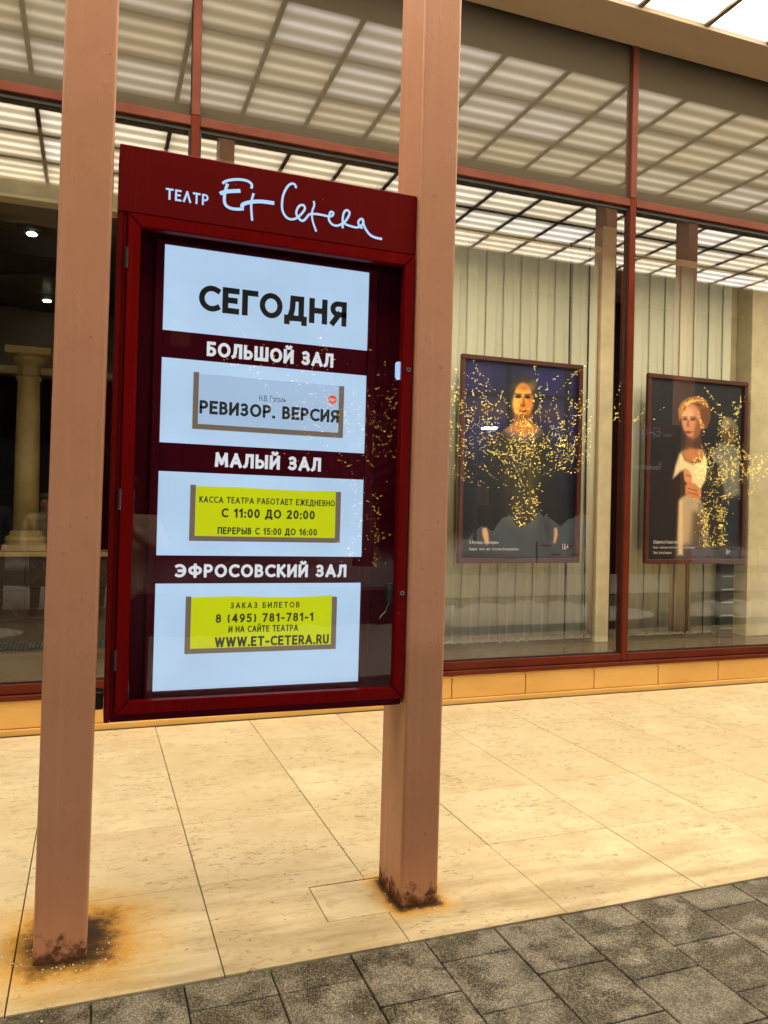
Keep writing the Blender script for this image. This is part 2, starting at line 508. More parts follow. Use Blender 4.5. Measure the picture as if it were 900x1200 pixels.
def text_mesh(body, x0, x1, z0, z1, y, mat, parent, name="lettering", bold=0.0, mirror=False, thick=0.0008):
    c = bpy.data.curves.new("txt", 'FONT')
    c.body = body; c.resolution_u = 3; c.space_character = 1.0 + bold * 2.2
    t = bpy.data.objects.new("txt", c)
    COL.objects.link(t)
    bpy.context.view_layer.update()
    m0 = bpy.data.meshes.new_from_object(t.evaluated_get(bpy.context.evaluated_depsgraph_get()))
    bpy.data.objects.remove(t); bpy.data.curves.remove(c)
    co = np.array([tuple(v.co) for v in m0.vertices])[:, :2]
    fc_ = [tuple(p.vertices) for p in m0.polygons]
    # heavier strokes: the same outlines struck several times, slightly apart
    w = bold * 1.25
    hs = [(0, 0)] if w == 0 else [(-w, -w * .35), (-w, w * .35), (w, w * .35), (w, -w * .35), (0, w * .4), (0, -w * .4)]
    allv, allf = [], []
    for i, (dx, dz) in enumerate(hs):
        n0 = len(allv)
        allv += [(p[0] + dx, p[1] + dz, i * 0.00006) for p in co]
        allf += [tuple(n0 + q for q in f) for f in fc_]
    ax, bx = min(v[0] for v in allv), max(v[0] for v in allv)
    ay, by = min(v[1] for v in allv), max(v[1] for v in allv)
    b = BASE[parent.name]
    out = []
    sgn = 1 if mirror else -1
    for v in allv:
        u = (v[0] - ax) / (bx - ax)
        if mirror: u = 1 - u
        out.append(Vector((x0 + u * (x1 - x0), y + sgn * v[2], z0 + (v[1] - ay) / (by - ay) * (z1 - z0))) - b)
    me = bpy.data.meshes.new(name)
    me.from_pydata(out, [], allf)
    bpy.data.meshes.remove(m0)
    me.materials.clear(); me.materials.append(M[mat])
    o = bpy.data.objects.new(name, me)
    me.name = name
    COL.objects.link(o); o.parent = parent; BASE[o.name] = b
    return o

# --- drawn capital letters: centre lines on a cap height of 1, struck with an even pen
def arc(cx, cy, rx, ry, a0, a1, n=12):
    return [(cx + rx * math.cos(math.radians(a0 + (a1 - a0) * i / n)), cy + ry * math.sin(math.radians(a0 + (a1 - a0) * i / n))) for i in range(n + 1)]
def ell(cx, cy, rx, ry): return arc(cx, cy, rx, ry, 90, 450, 28)
_soft = [(0, 0), (.18, 0)] + arc(.20, .28, .22, .28, -90, 90) + [(.18, .56), (0, .56)]
_bowl = arc(.20, .725, .22, .275, 90, -90)
G = {
 'С': (.53, [arc(.36, .5, .36, .5, 58, 302, 20)]), 'Е': (.40, [[(.40, 1), (0, 1), (0, 0), (.40, 0)], [(0, .52), (.34, .52)]]),
 'Г': (.33, [[(.38, 1), (0, 1), (0, 0)]]), 'О': (.66, [ell(.33, .5, .33, .5)]),
 'Д': (.60, [[(-.04, -.20), (-.04, 0), (.62, 0), (.62, -.20)], [(.07, 0), (.16, .45), (.18, 1), (.50, 1), (.50, 0)]]),
 'Н': (.50, [[(0, 0), (0, 1)], [(.50, 0), (.50, 1)], [(0, .52), (.50, .52)]]),
 'Я': (.46, [[(.46, 0), (.46, 1), (.22, 1)] + arc(.22, .725, .21, .275, 90, 270) + [(.22, .45), (.46, .45)], [(.25, .45), (.02, 0)]]),
 'Б': (.42, [[(.38, 1), (0, 1)] + _soft[:1] + _soft[1:]]), 'Л': (.48, [[(-.03, 0), (.05, .06), (.11, .4), (.13, 1), (.48, 1), (.48, 0)]]),
 'Ь': (.42, [[(0, 1)] + _soft]), 'Ш': (.78, [[(0, 1), (0, 0), (.78, 0), (.78, 1)], [(.39, 0), (.39, 1)]]),
 'И': (.50, [[(0, 0), (0, 1)], [(.50, 0), (.50, 1)], [(.0, .04), (.50, .96)]]),
 'Й': (.50, [[(0, 0), (0, 1)], [(.50, 0), (.50, 1)], [(.0, .04), (.50, .96)], arc(.25, 1.36, .13, .11, 190, 350, 8)]),
 'З': (.42, [arc(.19, .755, .19, .245, 135, -90) + [(.12, .51)], [(.12, .51)] + arc(.19, .265, .22, .265, 90, -140)]),
 'А': (.60, [[(0, 0), (.30, 1)], [(.30, 1), (.60, 0)], [(.12, .30), (.48, .30)]]),
 'М': (.68, [[(0, 0), (.05, 1)], [(.05, 1), (.34, .20)], [(.34, .20), (.63, 1)], [(.63, 1), (.68, 0)]]),
 'Ы': (.66, [[(0, 1)] + _soft, [(.66, 0), (.66, 1)]]), 'Э': (.53, [arc(.17, .5, .36, .5, 122, -122, 20), [(.15, .5), (.51, .5)]]),
 'Ф': (.74, [ell(.37, .53, .37, .33), [(.37, -.04), (.37, 1.05)]]), 'Р': (.42, [[(0, 0), (0, 1), (.18, 1)] + _bowl + [(0, .45)]]),
 'В': (.42, [[(0, 0), (0, 1), (.16, 1)] + arc(.17, .765, .20, .235, 90, -90) + [(0, .53)], _soft[0:1] + [(.18, 0)] + arc(.20, .265, .22, .265, -90, 90) + [(0, .53)]]),
 'К': (.44, [[(0, 0), (0, 1)], [(.42, 1), (.08, .52)], [(.10, .55), (.46, 0)]]), 'Т': (.52, [[(0, 1), (.52, 1)], [(.26, 1), (.26, 0)]]),
 'Ж': (.78, [[(.39, 0), (.39, 1)], [(0, 0), (.32, .52)], [(.02, 1), (.32, .50)], [(.78, 0), (.46, .52)], [(.76, 1), (.46, .50)]]),
 'П': (.50, [[(0, 0), (0, 1), (.50, 1), (.50, 0)]]), '-': (.24, [[(0, .38), (.24, .38)]]), '.': (.01, [[(0, 0), (.012, 0)]]), ':': (.01, [[(0, 0), (.012, 0)], [(0, .58), (.012, .58)]]),
 '(': (.14, [arc(.30, .45, .28, .72, 140, 220, 8)]), ')': (.14, [arc(-.14, .45, .28, .72, 40, -40, 8)]),
 '0': (.42, [ell(.21, .5, .21, .5)]), '1': (.22, [[(0, .80), (.20, .99)], [(.20, 1), (.20, 0)]]),
 '2': (.42, [arc(.20, .74, .20, .26, 150, -25) + [(0, 0), (.42, 0)]]), '4': (.48, [[(.35, 0), (.35, 1)], [(.33, 1), (.0, .28), (.48, .28)]]),
 '5': (.40, [[(.38, 1), (.07, 1), (.04, .56)] + arc(.17, .30, .23, .30, 95, -130)]), '6': (.42, [ell(.21, .30, .21, .30), [(.0, .32), (.06, .70), (.34, 1)]]),
 '7': (.42, [[(0, 1), (.42, 1), (.13, 0)]]), '8': (.42, [ell(.21, .76, .18, .24), ell(.21, .26, .21, .26)]), '9': (.42, [ell(.21, .70, .21, .30), [(.42, .68), (.36, .30), (.10, 0)]]),
 'W': (.86, [[(0, 1), (.21, 0)], [(.21, 0), (.43, .96)], [(.43, .96), (.65, 0)], [(.65, 0), (.86, 1)]]), 'U': (.48, [[(0, 1), (0, .30)] + arc(.24, .26, .24, .26, 180, 360) + [(.48, .30), (.48, 1)]]),
 'R': (.44, [[(0, 0), (0, 1), (.18, 1)] + _bowl + [(0, .45)], [(.22, .45), (.44, 0)]]), 'Λ': (.56, [[(0, 0), (.28, 1)], [(.28, 1), (.56, 0)]]), ' ': (.14, []),
}
for a_, b_ in (('C', 'С'), ('E', 'Е'), ('T', 'Т'), ('A', 'А')): G[a_] = G[b_]
def ribbon(bm, pts, hw, y, cap):
    closed = math.dist(pts[0], pts[-1]) < 1e-6
    P = [pts[0]]
    for p in pts[1:]:
        if math.dist(p, P[-1]) > 1e-6: P.append(p)
    n = len(P)
    if not closed:
        def ext(a, b_):
            l = math.dist(a, b_); return (a[0] + (a[0] - b_[0]) / l * cap, a[1] + (a[1] - b_[1]) / l * cap)
        P[0], P[-1] = ext(P[0], P[1]), ext(P[-1], P[-2])
    L, R_ = [], []
    for i, p in enumerate(P):
        a = P[i - 1] if i else (P[-2] if closed else None)
        c = P[i + 1] if i < n - 1 else (P[1] if closed else None)
        d1 = None if a is None else ((p[0] - a[0]), (p[1] - a[1])); d2 = None if c is None else ((c[0] - p[0]), (c[1] - p[1]))
        d1 = d1 or d2; d2 = d2 or d1
        u1 = math.hypot(*d1); u2 = math.hypot(*d2)
        n1 = (-d1[1] / u1, d1[0] / u1); n2 = (-d2[1] / u2, d2[0] / u2)
        m = (n1[0] + n2[0], n1[1] + n2[1]); ml = math.hypot(*m) or 1
        m = (m[0] / ml, m[1] / ml)
        k = hw / max(.42, m[0] * n1[0] + m[1] * n1[1])
        L.append(bm.verts.new((p[0] + m[0] * k, y, p[1] + m[1] * k))); R_.append(bm.verts.new((p[0] - m[0] * k, y, p[1] - m[1] * k)))
    for i in range(n - 1): bm.faces.new((L[i], R_[i], R_[i + 1], L[i + 1]))
def caps(body, x0, x1, z0, z1, y, mat, parent, w=.19, gap=.17, mirror=False):
    H = z1 - z0; t = w * H
    ws = [G[c][0] for c in body]
    nat = sum(ws) + (gap + w * .9) * (len(body) - 1)
    kx = (x1 - x0 - t) / nat
    b = BM(); x = x0 + t / 2; n = 0
    for c, cw in zip(body, ws):
        for st in G[c][1]:
            n += 1
            pts = [(x + p[0] * kx, z0 + t / 2 + p[1] * (H - t)) for p in st]
            if mirror: pts = [(x0 + x1 - p[0], p[1]) for p in pts]
            ribbon(b, pts, t / 2 * (.94 if len(st) > 6 else 1), y + (1 if mirror else -1) * .00004 * (n % 7), t / 2 * .98)
        x += (cw + gap + w * .9) * kx
    return obj("lettering", b, mat, parent)

# ------------------------------------------------------------------ ground
D = 5.64
bm = BM()
bmesh.ops.create_grid(bm, x_segments=2, y_segments=2, size=400)
bmesh.ops.translate(bm, verts=bm.verts[:], vec=(0, 0, -0.045))
struct(obj("street_ground", bm, "asphalt"))
struct(obj("pavement_bed", box(BM(), -9, 16, -1.2, 5.58, -0.04, -0.016), "black_rubber"))
struct(obj("pavement", box(BM(), -9, 16, -1.2, 1.28, -0.0155, -0.005), "granite"))

# travertine tiles
TP = 0.6415
bmt = BM()
box(bmt, -TP / 2 + 0.0022, TP / 2 - 0.0022, -0.3155, 0.3155, -0.016, 0.0, 0.0012)
tile_me = None
rows = [2.54, 3.178, 3.817, 4.448, 5.075, 5.585]
tp = thing("travertine_pavement", (0, 0, 0), "cream travertine slab pavement under the canopy", "pavement")
del tp["label"], tp["category"]; struct(tp)
for j in range(5):
    ya, yb = rows[j], rows[j + 1]
    for i in range(-5, 16):
        xa = -0.216 + TP * i; xb = xa + TP
        if j == 0 and i == 1:
            # this slab is notched where a small inspection cover sits beside the post
            b = BM(); prism(b, [(xa + .002, ya + .001), (xb - .002, ya + .001), (xb - .002, 2.753), (0.830, 2.753), (0.830, 3.034), (xb - .002, 3.034), (xb - .002, yb - .0015), (xa + .002, yb - .0015)], -0.016, 0.0)
            obj("tile", b, "travertine", tp); continue
        if j == 0 and i == 2:
            b = BM(); prism(b, [(xa + .002, ya + .001), (xb - .002, ya + .001), (xb - .002, yb - .0015), (xa + .002, yb - .0015), (xa + .002, 3.034), (1.128, 3.034), (1.128, 2.753), (xa + .002, 2.753)], -0.016, 0.0)
            obj("tile", b, "travertine", tp)
            obj("inspection_cover", box(BM(), 0.835, 1.123, 2.758, 3.029, -0.016, -0.0008, 0.001), "travertine", tp)
            continue
        b = BM(); box(b, -TP / 2 + 0.0022, TP / 2 - 0.0022, -(yb - ya) / 2 + 0.0012, (yb - ya) / 2 - 0.0012, -0.016, 0.0, 0.0012)
        o = obj("tile", b, "travertine", tp)
        o.location = ((xa + xb) / 2, (ya + yb) / 2, random.uniform(-.0006, .0006))

# granite setts
gp = thing("granite_pavement", (0, 0, 0), "x", "y"); del gp["label"], gp["category"]; struct(gp)
GP = 0.2745
sett_me = None
for i in range(-4, 17):
    xa = 0.022 + GP * (i - 1)
    even = (i % 2 == 1)
    ys = [2.538, 2.396, 2.108, 1.82, 1.53, 1.285] if even else [2.538, 2.236, 1.95, 1.664, 1.376, 1.285]
    # first course left of the near post runs half a step later, as laid
    if i <= 2: ys = [2.538, 2.398, 2.11, 1.82, 1.53, 1.285] if not even else [2.538, 2.25, 1.96, 1.67, 1.38, 1.285]
    for k in range(5):
        yb, ya = ys[k], ys[k + 1]
        b = BM(); box(b, -GP / 2 + 0.0025, GP / 2 - 0.0025, -(yb - ya) / 2 + 0.0025, (yb - ya) / 2 - 0.0025, -0.011, 0.0, 0.0025)
        o = obj("paver", b, "granite", gp)
        o.location = (xa + GP / 2, (ya + yb) / 2, -0.004 + random.uniform(-.0012, .0012))

# ------------------------------------------------------------------ canopy
SEP0, SP = 3.985, 0.6575
cn = thing("luminous_canopy", (0, 0, 5.53), "flat canopy with a grid of glowing ceiling panels above the pavement", "canopy")
X0 = SEP0 + SP * -13; X1 = SEP0 + SP * 16
obj("roof_slab", box(BM(), X0 - .3, X1 + .3, -0.80, 5.60, 5.64, 6.1), "soffit", cn)
obj("soffit_strip", box(BM(), X0 - .3, X1 + .3, 5.205, 5.618, 5.53, 5.63, 0.004), "soffit", cn)
obj("soffit_beam", box(BM(), X0 - .3, X1 + .3, 2.59, 3.17, 5.50, 5.63, 0.004), "grid_metal", cn)
obj("soffit_strip", box(BM(), X0 - .3, X1 + .3, -0.78, 0.43, 5.525, 5.63, 0.004), "soffit", cn)
obj("edge_fascia", box(BM(), X0 - .35, X1 + .35, -0.86, -0.785, 5.44, 6.12, 0.01), "soffit", cn)
obj("edge_trim", box(BM(), X0 - .3, X1 + .3, 5.175, 5.20, 5.515, 5.60, 0.004), "soffit", cn)
pm = None
def panel_mesh():
    b = BM()
    w, d = SP - 0.043, 0.66
    vs = [b.verts.new(v) for v in ((-w / 2, -d / 2, 0), (-w / 2, d / 2, 0), (w / 2, d / 2, 0), (w / 2, -d / 2, 0))]
    b.faces.new(vs)
    top = [b.verts.new((v.co.x, v.co.y, 0.02)) for v in vs]
    return b
b = panel_mesh(); box(b, -(SP - .045) / 2, (SP - .045) / 2, -.31, .31, 0.004, 0.02)
pan = obj("light_panel", b, "diffuser", cn, local=True)
pan.data.materials.append(M["grid_metal"])
for k, p in enumerate(pan.data.polygons): p.material_index = 0 if k == 0 else 1
rowsY = []
for n in range(3): rowsY.append(5.165 - 0.31 - n * 0.675)
for n in range(3): rowsY.append(2.575 - 0.335 - n * 0.725)
first = True
for ry in rowsY:
    for c in range(29):
        x = X0 + SP * (c + .5)
        o = pan if first else pan.copy()
        if not first: COL.objects.link(o)
        first = False
        o.location = (x, ry, 0.018)
bar = obj("grid_bar", box(BM(), -0.021, 0.021, -1.0, 1.0, 5.53, 5.56), "grid_metal", cn)
bar_b = BASE[cn.name]
first = True
for (ya, yb) in ((3.172, 5.174), (0.432, 2.588)):
    for c in range(30):
        o = bar if first else bar.copy()
        if not first: COL.objects.link(o)
        first = False
        o.location = (X0 + SP * c, (ya + yb) / 2, 0)
        o.scale = (1, (yb - ya) / 2, 1)
for ry0 in (5.165 - 0.6475, 5.165 - 0.6475 - 0.675, 3.178):
    pass
obj("panel_backing", box(BM(), X0 - .3, X1 + .3, 0.432, 2.588, 5.572, 5.62), "grid_metal", cn)
obj("panel_backing", box(BM(), X0 - .3, X1 + .3, 3.172, 5.174, 5.572, 5.62), "grid_metal", cn)

# ------------------------------------------------------------------ facade
fc = thing("theatre_facade", (0, D, 0), "glazed theatre front with copper red frames on an ochre stone base", "building")
MUL = [-6.70, -3.045, 0.6175, 4.292, 7.96, 11.62, 15.2]
FX0, FX1 = -9.0, 16.0
obj("plinth", box(BM(), FX0, FX1, 5.588, 5.70, -0.01, 0.042, 0.003), "ochre_stone", fc)
obj("plinth_shadow_joint", box(BM(), FX0, FX1, 5.57, 5.587, -0.02, 0.004), "black_rubber", fc)
x = 0.685 - 0.6605 * 14
while x < FX1 - .7:
    obj("base_panel", box(BM(), x + 0.004, x + 0.6565, 5.605, 5.68, 0.046, 0.224, 0.003), "ochre_stone", fc)
    obj("clip", box(BM(), x - 0.02, x + 0.02, 5.598, 5.6045, 0.205, 0.217), "steel" if False else "ochre_stone", fc)
    x += 0.6605
obj("base_core", box(BM(), FX0, FX1, 5.68, 5.78, 0.043, 0.228), "black_rubber", fc)
obj("ledge", box(BM(), FX0, FX1, 5.585, 5.74, 0.229, 0.262, 0.004), "frame_red", fc)
for a, bb in zip([FX0] + MUL, MUL + [FX1]):
    xl, xr = a + 0.031, bb - 0.031
    obj("bottom_rail", box(BM(), xl, xr, 5.612, 5.70, 0.266, 0.330, 0.004), "frame_red", fc)
    obj("transom", box(BM(), xl, xr, 5.612, 5.70, 4.158, 4.222, 0.004), "frame_copper", fc)
    obj("upper_pane", box(BM(), xl + .003, xr - .003, 5.652, 5.66, 4.232, 5.56), "spandrel", fc)
    obj("glass_pane", sheet_xz(xl + .012, xr - .012, 5.652, 0.34, 4.140), "shop_glass", fc)
    b = BM()
    box(b, xl, xl + .012, 5.640, 5.662, .331, 4.150); box(b, xr - .012, xr, 5.640, 5.662, .331, 4.150)
    box(b, xl + .012, xr - .012, 5.640, 5.662, 4.128, 4.150); box(b, xl + .012, xr - .012, 5.640, 5.662, .331, .339)
    obj("gasket", b, "black_rubber", fc)
for mx in MUL:
    obj("mullion", box(BM(), mx - .030, mx + .030, 5.606, 5.72, 4.230, 5.535, 0.005), "frame_copper", fc)
    obj("mullion", box(BM(), mx - .030, mx + .030, 5.607, 5.72, 0.266, 4.229, 0.005), "frame_red", fc)
obj("head_frame", box(BM(), FX0, FX1, 5.63, 5.80, 5.562, 6.1), "black_rubber", fc)
obj("upper_wall", box(BM(), FX0, FX1, 5.70, 5.95, 6.11, 9.5), "wall_cream", fc)

# ------------------------------------------------------------------ interior behind the glass
struct(obj("lobby_floor", box(BM(), FX0, FX1, 5.785, 22, 0.20, 0.31), "lobby_floor"))
struct(obj("lobby_ceiling", box(BM(), FX0, 2.2, 5.81, 22, 4.26, 4.36), "lobby_ceiling"))
struct(obj("lobby_back_wall", box(BM(), FX0, FX1, 20, 20.2, 0.31, 4.25), "lobby_dark"))
struct(obj("lobby_side_wall", box(BM(), 2.2, 2.32, 6.45, 19.9, 0.311, 4.25), "lobby_dark"))
t = thing("lobby_bulkhead", (-3, 6.3, 3.7), "cream bulkhead hanging above the left window's lobby", "bulkhead")
obj("bulkhead_face", box(BM(), FX0, 2.19, 6.28, 6.40, 3.71, 4.255, .004), "wall_cream", t)
obj("bulkhead_lip", box(BM(), FX0, 2.19, 6.262, 6.279, 3.71, 3.735, .002), "wall_cream", t)
struct(obj("display_back_wall", box(BM(), 2.33, FX1, 7.15, 7.25, 0.311, 5.5), "black_rubber"))
struct(obj("display_ceiling", box(BM(), 2.21, FX1, 5.811, 7.14, 4.24, 4.30), "black_rubber"))

# coves with downlights
first = None
for (cx, cy) in ((-0.615, 8.45), (-0.615, 11.13), (-3.3, 8.45), (-3.3, 11.13), (1.4, 11.13), (1.4, 8.45)):
    if first is None:
        cv = thing("ceiling_cove", (cx, cy, 4.25), "oval ceiling cove with a bright downlight, nearest above the lobby column", "ceiling light", "oval coves in the lobby ceiling")
        b = BM()
        lathe(b, [(0.78, 4.20), (0.80, 4.235), (0.74, 4.255), (0.70, 4.235), (0.72, 4.205)], cx, cy, 36)
        for v in b.verts: v.co.y = cy + (v.co.y - cy) * 1.15
        obj("cove_ring", b, "cove_paint", cv, True)
        b = BM(); lathe(b, [(0.03, 4.15), (0.075, 4.155), (0.085, 4.17), (0.085, 4.25)], cx, cy, 20)
        obj("lamp_housing", b, "steel", cv, True)
        b = BM(); lathe(b, [(0.042, 4.140), (0.045, 4.149), (0.02, 4.1495)], cx, cy, 16)
        obj("lamp", b, "downlight_glow", cv)
        first = cv
    else:
        c = copy_tree(first); c.location = (cx, cy, 4.25)
        c["label"] = {(-0.615, 11.13): "oval ceiling cove with downlight, deeper inside the lobby on the left"}.get((cx, cy), "oval cove with a downlight off to the side in the lobby ceiling")

# columns in the lobby
def col_profile():
    return [(0.21, 1.02), (0.21, 1.09), (0.185, 1.10), (0.20, 1.135), (0.195, 1.165), (0.155, 1.18), (0.158, 1.21), (0.125, 1.23),
            (0.120, 2.0), (0.108, 2.78), (0.125, 2.80), (0.125, 2.83), (0.108, 2.84), (0.110, 2.93), (0.165, 2.99), (0.175, 3.02), (0.205, 3.04), (0.205, 3.10)]
first = None
for cx, lab in ((-0.655, "pale stone column with capital standing on the lobby balustrade"), (-3.1, "pale stone lobby column further left, beyond the picture's edge"), (1.75, "pale stone lobby column hidden behind the display case")):
    if first is None:
        cc = thing("stone_column", (cx, 9.0, 1.02), lab, "column", "columns in the lobby")
        b = BM(); lathe(b, col_profile()[7:12], cx, 9.0, 28); obj("shaft", b, "column_stone", cc, True)
        b = BM(); lathe(b, col_profile()[1:8], cx, 9.0, 28); box(b, cx - .21, cx + .21, 8.79, 9.21, 1.02, 1.088, .006); obj("base", b, "column_stone", cc, False)
        b = BM(); lathe(b, col_profile()[11:17], cx, 9.0, 28); box(b, cx - .215, cx + .215, 8.785, 9.215, 3.035, 3.11, .006); obj("capital", b, "column_stone", cc, False)
        first = cc
    else:
        c = copy_tree(first); c.location = (cx, 9.0, 1.02); c["label"] = lab
bl = thing("balustrade", (0, 8.9, 0.31), "dark brown tiled low wall with a pale ledge under the lobby column", "low wall")
obj("wall_core", box(BM(), -6, 2.15, 8.80, 9.2, .31, .965), "lobby_dark", bl)
obj("ledge", box(BM(), -6, 2.15, 8.72, 9.28, .967, 1.018, .008), "column_stone", bl)
tile0 = None
for i in range(14):
    for j in range(2):
        b = BM(); box(b, -0.158, 0.158, -0.02, 0, 0.0, 0.31, .004)
        if tile0 is None:
            tile0 = obj("tile", b, "brown_tile", bl, local=True); o = tile0
        else:
            b.free(); o = tile0.copy(); COL.objects.link(o)
        o.location = (-2.4 + i * 0.32, -0.1001, 0.012 + j * 0.32)
for i in range(14):
    for j in range(2):
        b = BM()
        cx, cz = -2.4 + i * 0.32, 0.322 + .155 + j * .32
        w = 0.004
        for s in (-1, 1):
            prism(b, [(cx - .1, cz - s * .1 - w), (cx + .1, cz + s * .1 - w), (cx + .1, cz + s * .1 + w), (cx - .1, cz - s * .1 + w)], 8.777, 8.7795, 'y')
        if (i + j) % 2: obj("inlay", b, "inlay_stone", bl)
        else: b.free()
gr = thing("floor_grille", (-1, 7.2, 0.31), "metal convector grille in the lobby floor along the left window", "grille")
obj("grille_frame", box(BM(), -5, 2.1, 7.06, 7.34, .311, .318), "dark_steel", gr)
b = BM()
for i in range(236): box(b, -4.98 + i * .03, -4.965 + i * .03, 7.08, 7.32, .3185, .327)
g = obj("grille_slats", b, "steel", gr); g["kind"] = "stuff"
rb = thing("lobby_cornice", (0, 12, 0), "long pale cornice across the dark lobby", "cornice")
obj("moulding", box(BM(), -9, 2.1, 12.0, 12.3, 3.30, 3.42, .02), "column_stone", rb)
obj("lintel", box(BM(), -9, 2.1, 12.05, 12.25, 3.421, 4.24), "lobby_dark", rb)

# vertical blinds
YB = 6.30
def blinds(x0, x1, label):
    t = thing("vertical_blinds", ((x0 + x1) / 2, YB, 0.31), label, "blinds", "vertical blinds behind the shop windows")
    obj("head_rail", box(BM(), x0 - .02, x1 + .02, YB - .03, YB + .03, 3.985, 4.04, .004), "wall_cream", t)
    n = int((x1 - x0) / 0.088)
    w = (x1 - x0) / n
    b = BM()
    segs = 4
    prof = [(-0.054 + 0.108 * k / segs, 0.004 * math.sin(math.pi * k / segs)) for k in range(segs + 1)]
    for k in range(segs):
        a, c = prof[k], prof[k + 1]
        vs = [b.verts.new((a[0], a[1], .04)), b.verts.new((c[0], c[1], .04)), b.verts.new((c[0], c[1], 3.68)), b.verts.new((a[0], a[1], 3.68))]
        b.faces.new(vs)
    bmesh.ops.remove_doubles(b, verts=b.verts[:], dist=1e-5)
    r = bmesh.ops.solidify(b, geom=b.faces[:], thickness=0.0012)
    s0 = obj("slat", b, "blind_fabric", t, True, True)
    for i in range(n):
        o = s0 if i == 0 else s0.copy()
        if i: COL.objects.link(o)
        o.location = (x0 + w * (i + .5) - (x0 + x1) / 2, .005 if i % 2 else -.005, 0)
        o.rotation_euler = (0, random.uniform(-.002, .002), math.radians(1.5 + random.gauss(0, 1.6)))
    b = BM()
    for i in range(n - 1):
        xa = x0 + w * (i + .5)
        tube(b, [(xa, YB - .045, .38), (xa + w / 2, YB - .05, .355 + random.uniform(-.01, .01)), (xa + w, YB - .045, .38)], .0022, 4)
    obj("bead_chain", b, "print_white", t)
    return t
blinds(2.36, 4.43, "pale vertical blinds with slats drawn behind the poster of the woman in a cap")
blinds(4.86, 6.03, "pale vertical blinds drawn behind the poster of the blonde woman")
blinds(8.2, 11.4, "pale vertical blinds in the far right bay beyond the picture")
t = thing("window_pier", (4.52, 6.33, .31), "pale pier beside the blinds, left of the red window mullion", "pier")
obj("pier_body", box(BM(), 4.45, 4.60, 6.26, 6.40, .311, 4.235, .004), "wall_cream", t)
t = thing("window_pier", (6.4, 6.33, .31), "broad pale yellow pier right of the blonde woman's poster", "pier")
obj("pier_body", box(BM(), 6.24, 6.60, 6.22, 6.50, .311, 4.235, .004), "wall_cream", t)
obj("pier_return", box(BM(), 6.08, 6.236, 6.42, 6.50, .311, 4.235, .003), "wall_cream", t)
t = thing("window_pier", (6.95, 6.2, .31), "dark brown pier at the right edge of the picture", "pier")
obj("pier_body", box(BM(), 6.66, 7.2, 6.28, 6.6, .311, 4.235, .004), "poster_wood", t)
def cable(pts, lab):
    b = BM(); tube(b, pts, 0.007, 6)
    return tag(obj("hanging_cable", b, "black_rubber"), lab, "cable", "black cables hanging below the posters")
cable([(4.06, 6.2, 4.2), (4.07, 6.2, 2.2), (4.075, 6.2, .33)], "thin black cable right of the capped woman's poster, left of the two")
cable([(4.27, 6.2, 4.2), (4.27, 6.2, 2.2), (4.29, 6.2, .33)], "thin black cable nearest the pale pier beside the capped woman's poster")
cable([(5.45, 6.2, 1.06), (5.455, 6.2, .8), (5.46, 6.2, .33)], "thin black cable below the blonde woman's poster, leftmost")
cable([(5.66, 6.2, 1.06), (5.665, 6.2, .8), (5.665, 6.2, .33)], "thin black cable below the blonde woman's poster, second from the left")
t = thing("equipment_rack", (5.95, 6.2, .31), "narrow dark rack standing behind the right poster's corner", "rack")
obj("rack_body", box(BM(), 5.88, 6.05, 6.20, 6.27, .311, 1.2, .004), "black_rubber", t)
for i in range(6): obj("shelf", box(BM(), 5.89, 6.04, 6.18, 6.199, .40 + i * .13, .41 + i * .13), "steel", t)

# posters ------------------------------------------------------------
def painter(corners, NX, NY, bgfun, shapes, blur=0.9):
    (tlx, tly), (trx, tr_y), (brx, bry), (blx, bly) = corners
    u = (np.arange(NX) + .5) / NX; v = (np.arange(NY) + .5) / NY
    U, V = np.meshgrid(u, v)
    PX = (tlx * (1 - U) + trx * U) * (1 - V) + (blx * (1 - U) + brx * U) * V
    PY = (tly * (1 - U) + tr_y * U) * (1 - V) + (bly * (1 - U) + bry * U) * V
    img = bgfun(PX, PY)
    rs = np.random.RandomState(3)
    for sh in shapes:
        kind, soft, col = sh[0], sh[1], np.array(sh[2], float) / 255
        if kind == 'e':
            cx, cy, rx, ry = sh[3:7]
            ang = math.radians(sh[7]) if len(sh) > 7 else 0
            dx, dy = PX - cx, PY - cy
            a = dx * math.cos(ang) + dy * math.sin(ang); b_ = -dx * math.sin(ang) + dy * math.cos(ang)
            d = (np.sqrt((a / rx) ** 2 + (b_ / ry) ** 2) - 1) * min(rx, ry)
        else:
            pts = sh[3]
            d = np.full(PX.shape, 1e9); ins = np.zeros(PX.shape, bool)
            for (x1, y1), (x2, y2) in zip(pts, pts[1:] + pts[:1]):
                ex, ey = x2 - x1, y2 - y1
                tt = np.clip(((PX - x1) * ex + (PY - y1) * ey) / (ex * ex + ey * ey + 1e-9), 0, 1)
                d = np.minimum(d, np.hypot(PX - x1 - tt * ex, PY - y1 - tt * ey))
                cond = ((y1 > PY) != (y2 > PY)) & (PX < (x2 - x1) * (PY - y1) / (y2 - y1 + 1e-9) + x1)
                ins ^= cond
            d = np.where(ins, -d, d)
        al = 1 / (1 + np.exp(np.clip(d / (soft * .30 + 1e-3), -30, 30)))
        al = (al * (sh[-1] if isinstance(sh[-1], float) and kind == 'p' else 1.0))[..., None]
        img = img * (1 - al) + col * al
    img = img + rs.normal(0, 0.006, img.shape)
    return np.clip(img, 0, 1)
